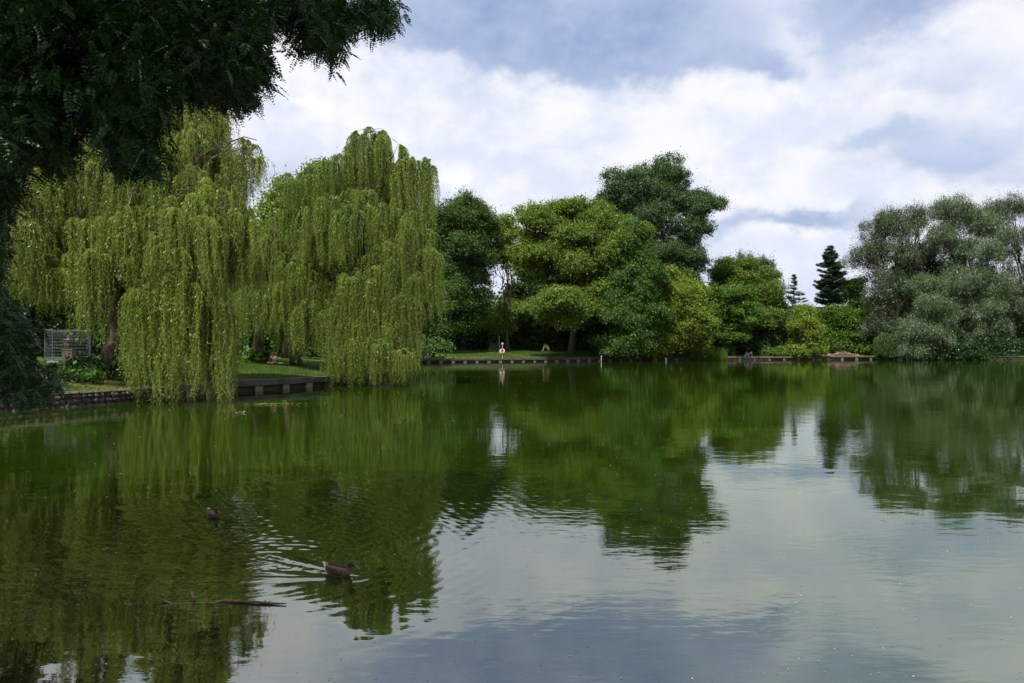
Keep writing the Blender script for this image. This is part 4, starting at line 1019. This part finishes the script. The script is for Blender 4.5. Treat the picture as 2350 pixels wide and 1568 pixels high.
blades('grass',Pn,.11,.022,M['grass_blade'],'short grass of the left bank',rg,.8)
Pf=np.concatenate([landpts(60000,-24,36,112,142,.45,14),landpts(20000,-24,36,112,142,.42,1.0)])
blades('grass',Pf,.16,.05,M['grass_blade'],'short patchy grass of the far bank',rg,.8)
def plant(x,y,w,h,label,seed,mat='l_reed',group='low leafy plants on the bank',n=5):
    r_=np.random.default_rng(seed); z0=g1(x,y); bb=[(np.array([x+r_.normal(0,w*.35),y+r_.normal(0,w*.3),z0+h*r_.uniform(.3,.6)]),(w*.4,w*.4,h*.45)) for _ in range(n)]
    root=empty('shrub',(x,y,z0),0,label,'plant',group); o0=np.array([x,y,z0])
    C,A,Nn,L,Wd,T_,cl=blob_cloud(r_,[(c-o0,r) for c,r in bb],clump=.28 if h<2 else .5,per=20,leaf=(.14,.09) if y<80 else (.3,.2))
    k=C[:,2]>0.0; leaves('foliage',C[k],A[k],Nn[k],L[k],Wd[k],M[mat],root,T_[k])
    mb=MB()
    for q in cl[:12]: mb.tube(limb_path((0,0,-.05),q,r_,.05,4),[.025,.02,.014,.008],4)
    mb.build('stem',M['bark'],root)
x,y=at(185,36.6); plant(x,y,.8,.4,'low green plant on top of the stone wall below the large willow',61,'l_alder')
x,y=at(222,39.5); plant(x,y,1.6,.9,'dark undergrowth around the large willow trunk',62,'l_under')
x,y=at(255,38.6); plant(x,y,1.4,.8,'dark ivy mound in front of the large willow trunk',63,'l_under')
x,y=at(584,55.6); plant(x,y,.35,.9,'suckers sprouting left of the second willow trunk',64,'l_horn')
x,y=at(609,56.2); plant(x,y,.25,.8,'suckers sprouting between the second willow trunk and the woman',65,'l_horn')
x,y=at(1760,142.6); plant(x,y,2.6,1.3,'green weeds on the quay right of the seated group',66)
x,y=at(1800,142.6); plant(x,y,3.0,1.6,'taller weeds on the quay left of the small yellow-green tree',67)
x,y=at(1655,140); plant(x,y,2.4,2.2,'leafy bush at the left end of the low quay',68,'l_horn')
x,y=at(1990,147.5); plant(x,y,4,2.2,'green bush behind the bare earth by the tiny willow',69,'l_horn')
x,y=at(1855,148.5); plant(x,y,4,2.4,'dark bush behind the small yellow-green tree',70,'l_under')
x,y=at(1920,149.5); plant(x,y,5,2.6,'dark bush behind the brush pile',71,'l_alder')

# ------------------------------------------------------------------ ducks
def duck(loc, ang, s, label, wr=1.):
    root=empty('duck',(loc[0],loc[1],0),ang,label,'duck','mallards swimming on the pond'); root.scale=(s,s,s)
    # body, neck and head as one loft of rings: (x, z, half width, half height)
    rings=[(-.248,.125,.012,.006),(-.228,.110,.032,.018),(-.19,.080,.052,.038),(-.14,.045,.078,.062),(-.07,.028,.095,.076),(.0,.020,.098,.078),(.06,.020,.090,.074),(.105,.030,.074,.066),(.135,.048,.055,.052)]
    V=[];Fa=[]; n=16
    def ring(cx,cz,hw,hh,tilt):
        for k in range(n):
            a=2*math.pi*k/n; yy=hw*math.cos(a); q=hh*math.sin(a)
            V.append((cx-q*math.sin(tilt),yy,cz+q*math.cos(tilt)))
    for (x_,z_,w_,h_) in rings: ring(x_,z_,w_,h_,0)
    for (x_,z_,w_,h_,t) in ((.150,.075,.044,.045,.55),(.158,.108,.036,.038,1.2),(.160,.138,.035,.038,1.45),(.164,.162,.038,.043,1.25),(.178,.178,.041,.045,.7),(.200,.180,.038,.042,.2),(.222,.168,.030,.032,-.15),(.238,.157,.019,.019,-.3)): ring(x_,z_,w_,h_,t)
    m_=len(V)//n
    for i in range(m_-1):
        for k in range(n): Fa.append((i*n+k,i*n+(k+1)%n,(i+1)*n+(k+1)%n,(i+1)*n+k))
    Fa.append(tuple(range(n))); Fa.append(tuple((m_-1)*n+k for k in range(n-1,-1,-1)))
    b=pymesh('body',V,Fa,M['duck'],root,True); md=b.modifiers.new('s','SUBSURF'); md.levels=1; md.render_levels=1
    V=[];Fa=[];n=10
    for (x_,z_,w_,h_) in ((.228,.160,.019,.018),(.247,.148,.016,.014),(.268,.134,.0155,.010),(.290,.121,.017,.008),(.305,.113,.013,.005)):
        for k in range(n): a=2*math.pi*k/n; V.append((x_,w_*math.cos(a),z_+h_*math.sin(a)))
    for i in range(4):
        for k in range(n): Fa.append((i*n+k,i*n+(k+1)%n,(i+1)*n+(k+1)%n,(i+1)*n+k))
    Fa.append(tuple(range(n))); Fa.append(tuple(4*n+k for k in range(n-1,-1,-1)))
    pymesh('bill',V,Fa,M['bill'],root,True)
    for sd in (1,-1):
        mb=MB(); mb.ball((.205,sd*.0375,.184),.0055,8,6); mb.build('eye',M['eye'],root,True)
        V=[];Fa=[];n=10
        for (x_,z_,yy,h_,t) in ((.085,.055,.082,.026,.012),(.04,.060,.090,.044,.016),(-.03,.066,.088,.048,.016),(-.10,.078,.072,.038,.014),(-.16,.104,.048,.022,.009),(-.205,.140,.024,.008,.004)):
            for k in range(n): a=2*math.pi*k/n; V.append((x_,sd*(yy+t*math.cos(a))*1.0,z_+h_*math.sin(a)))
        for i in range(5):
            for k in range(n): Fa.append((i*n+k,i*n+(k+1)%n,(i+1)*n+(k+1)%n,(i+1)*n+k))
        Fa.append(tuple(range(n))); Fa.append(tuple(5*n+k for k in range(n-1,-1,-1)))
        w=pymesh('wing',V,Fa,M['duck_wing'],root,True); md=w.modifiers.new('s','SUBSURF'); md.levels=1; md.render_levels=1
    return root
duck(D1,A1,.92,'nearer brown duck swimming right with a long wake behind it')
duck(D2,A2,.88,'farther brown duck with pale tail edge, the smaller of the two in view')
# third duck, asleep and low in the water
x=(239.4-512)/F*30.6; 
third=duck((x,30.6),R(178),.95,'dozing duck low on the water in front of the concrete quay'); third.location.z=-.055

# floating branch
Y0=8.05
def wp(zx,zy): # zoomed picture point on the water plane
    px=(500+zx/2.295)/4; py=(1950+zy/2.295)/4; Yd=H*F/(py-HY); return np.array([(px-512)/F*Yd,Yd,0.])
mb=MB(); 
pts=[wp(905,1052)+[0,0,.012],wp(1000,1056)+[0,0,.016],wp(1100,1062)+[0,0,.014],wp(1200,1066)+[0,0,.016],wp(1320,1072)+[0,0,.012],wp(1400,1076)+[0,0,.012],wp(1482,1080)+[0,0,.014]]
org=pts[0].copy()
fb=empty('floating_branch',org,0,'dark broken branch floating below the nearer duck','branch')
mb.tube([p-org for p in pts],[.013,.015,.014,.015,.013,.010,.006],8)
mb.tube([wp(905,1052)-org+[0,0,.02],wp(800,1056)-org+[0,0,-.006],wp(600,1058)-org+[0,0,-.008],wp(430,1066)-org+[0,0,-.002],wp(370,1055)-org+[0,0,.014],wp(300,1046)-org+[0,0,.035]],[.010,.009,.010,.011,.013,.007],8)
mb.build('stem',M['driftwood'],fb,True)
for (a,b,r0) in (((640,1052),(610,1044),.014),((1270,1068),(1290,1066),.008),((1325,1072),(1330,1070),.008),((760,1058),(735,1050),.009),((915,1052),(925,1050),.009)):
    mb=MB(); p0=wp(*a)-org; p1=wp(*b)-org; hgt=.105 if a[0]==640 else .035
    mb.tube([p0,p0*.5+p1*.5+[0,0,hgt*.5],p1+[0,0,hgt]],[r0,r0*.9,r0*.7],7); mb.build('twig',M['driftwood'],fb,True)
# loop of yellow-green weed
o0=np.array([(278.0-512)/F*34.8,34.8,0]); o1=empty('floating_weed',o0,0,'yellow-green floating weed with one upright loop off the concrete quay','water weed')
mb=MB(); rg=np.random.default_rng(6)
mb.tube([(.30+.11*math.cos(t),.05*math.sin(t),-.03+.2*math.sin(t)) for t in np.linspace(-.2,3.5,14)],.014,6); mb.build('loop',M['pondweed'],o1,True)
mb=MB()
for i in range(46):
    c=np.array([rg.normal(-.25,.5),rg.normal(0,.12),.01]); a=rg.normal(0,.5); l=rg.uniform(.1,.35); d=np.array([math.cos(a),math.sin(a),rg.uniform(0,.15)]); mb.tube([c-d*l/2,c+[0,0,rg.uniform(.01,.06)],c+d*l/2],[.010,.014,.006],4)
tag(mb.build('weed',M['pondweed'],o1,True),kind='stuff')
# specks and fallen leaves on the water
n=3200; yy=6.2+(rg.random(n)**1.5)*60; xx=rg.uniform(-.72,.72,n)*yy; k=shore_dist(xx,yy)<-.4; xx=xx[k];yy=yy[k]; n=len(xx)
a=rg.uniform(0,6.283,n); L_=rg.uniform(.008,.028,n)*(.6+yy/24)
lf=leaves('floating_leaves',np.column_stack([xx,yy,np.full(n,.008)]),np.stack([np.cos(a),np.sin(a),rg.normal(0,.05,n)],-1),np.stack([rg.normal(0,.1,n),rg.normal(0,.1,n),np.ones(n)],-1),L_,L_*.5,M['litter'],None,rg.random(n))
tag(lf,'fallen leaves and specks scattered over the water','leaves',kind='stuff')
# fallen leaves on the far grass
# ------------------------------------------------------------------ sky, sun, camera
wd=bpy.data.worlds.new("World"); scene.world=wd; wd.use_nodes=True; wd.node_tree.nodes.clear(); N=NT(wd.node_tree)
SUN_EL,SUN_AZ=62.,208.     # azimuth from +y towards +x
out=N.n('ShaderNodeOutputWorld'); bg=N.n('ShaderNodeBackground'); bg.inputs['Strength'].default_value=.1
sky=N.n('ShaderNodeTexSky'); sky.sky_type='NISHITA'; sky.sun_disc=False; sky.sun_elevation=R(SUN_EL); sky.sun_rotation=R(SUN_AZ); sky.air_density=1.2; sky.dust_density=1.5
tc=N.n('ShaderNodeTexCoord'); dv=tc.outputs['Generated']
sx=N.n('ShaderNodeSeparateXYZ'); N.put(sx.inputs[0],dv); dx_,dy_,dz_=sx.outputs
az=N.m('ARCTAN2',dx_,dy_); el=N.m('ARCSINE',dz_)
zc=N.m('ADD',N.m('MAXIMUM',dz_,0.),.16)
cv=N.n('ShaderNodeCombineXYZ'); N.put(cv.inputs[0],N.m('DIVIDE',dx_,zc)); N.put(cv.inputs[1],N.m('DIVIDE',dy_,zc))
cp=cv.outputs[0]
ce=N.n('ShaderNodeCombineXYZ'); N.put(ce.inputs[0],az); N.put(ce.inputs[1],N.m('MULTIPLY',el,1.45)); ce=ce.outputs[0]
nA=N.m('ADD',N.m('MULTIPLY',N.noise(cp,1.3,6,.55,.2),.25),N.m('MULTIPLY',N.noise(ce,4.2,8,.58,.1),.75)); nB=N.noise(ce,9.,9,.58,.05); nC=N.noise(cp,.6,3,.5)
waz=N.m('ADD',az,N.m('MULTIPLY',N.m('SUBTRACT',nA,.5),.34)); wel=N.m('ADD',el,N.m('MULTIPLY',N.m('SUBTRACT',nB,.5),.12))
def blob(px,py,sx_,sy_,w):
    u=(px*1024/2350-512)/F; v=(HY-py*1024/2350)/F
    a0=math.atan(u); e0=math.atan(v/math.sqrt(1+u*u)); ka=1024/2350/F
    qa=N.m('DIVIDE',N.m('SUBTRACT',waz,a0),sx_*ka); qe=N.m('DIVIDE',N.m('SUBTRACT',wel,e0),sy_*ka)
    s_=N.m('ADD',N.m('MULTIPLY',qa,qa),N.m('MULTIPLY',qe,qe))
    return N.m('MULTIPLY',N.m('EXPONENT',N.m('MULTIPLY',s_,-1.)),w)
def total(L): 
    t=None
    for q in L:
        b_=blob(*q); t=b_ if t is None else N.m('ADD',t,b_)
    return t
blue=total([(1040,45,210,80,1.0),(1300,95,220,85,1.25),(1530,75,180,78,1.15),(1300,-80,520,70,.9),(900,120,120,50,.3),(1400,600,60,20,.3),(560,420,60,50,.4),(2200,180,160,40,.3),(1760,135,75,40,.8),(2030,10,190,75,1.),(1810,500,150,26,1.0),(2240,350,170,40,.75),(2080,300,140,24,.55),(800,350,160,60,.2),(640,400,90,60,.3),(2300,420,120,30,.35)])
white=total([(700,235,60,26,.7),(1035,400,60,26,.65),(1850,70,60,60,.5),(1950,450,70,25,.3),(980,150,70,50,.3)])
dark=N.m('ADD',blue,N.m('MULTIPLY',N.m('SUBTRACT',nA,.47),1.9)); dark=N.m('SUBTRACT',dark,N.m('MULTIPLY',white,.8))
fdark=N.ramp(N.m('ADD',dark,N.m('MULTIPLY',N.m('SUBTRACT',nB,.5),1.0)),.0,1.0)
nM=N.m('ADD',N.m('MULTIPLY',N.noise(ce,6.5,9,.60,.1),.65),N.m('MULTIPLY',N.noise(ce,2.,3,.5),.35))
body=N.mix(N.ramp(nM,.42,.56),(4.75,5.1,6.1),(6.0,6.08,6.4))
fwhite=N.ramp(N.m('ADD',white,N.m('MULTIPLY',N.m('SUBTRACT',nB,.46),1.5)),.1,.7)
cloud=N.mix(N.m('MULTIPLY',fwhite,.8),body,(6.5,6.5,6.7))
deep=N.mix(N.ramp(N.m('ADD',N.m('MULTIPLY',nA,.6),N.m('MULTIPLY',nB,.4)),.36,.62),(1.85,2.45,3.95),(3.5,4.05,5.4)); deep=N.mix(.12,deep,sky.outputs[0])
c=N.mix(fdark,cloud,deep)
N.put(bg.inputs['Color'],c); N.put(out.inputs[0],bg.outputs[0])
sd=bpy.data.lights.new('Sun','SUN'); sd.energy=5.0; sd.angle=R(1.5); sd.color=(1,.94,.84)
so=bpy.data.objects.new('Sun',sd); col.objects.link(so)
e,a=R(SUN_EL),R(SUN_AZ); to=Vector((math.sin(a)*math.cos(e),math.cos(a)*math.cos(e),math.sin(e)))
so.rotation_euler=to.to_track_quat('Z','Y').to_euler(); so.location=(20,-20,40)
cd=bpy.data.cameras.new('Camera'); cam=bpy.data.objects.new('Camera',cd); col.objects.link(cam); scene.camera=cam
cd.sensor_width=36; cd.lens=F/1024*36; cd.shift_y=(HY-341.5)/1024; cd.clip_end=6000; cd.clip_start=.05
cam.location=(0,0,H); cam.rotation_euler=(R(90),0,0)
scene.view_settings.view_transform='Standard'; scene.view_settings.look='None'; scene.view_settings.gamma=1; scene.view_settings.exposure=.68
cy=scene.cycles
cy.max_bounces=6; cy.diffuse_bounces=3; cy.glossy_bounces=3; cy.transmission_bounces=3; cy.transparent_max_bounces=8; cy.caustics_reflective=False; cy.caustics_refractive=False
import sys; print('FACES', sum(len(o.data.polygons) for o in scene.objects if o.type=='MESH'))
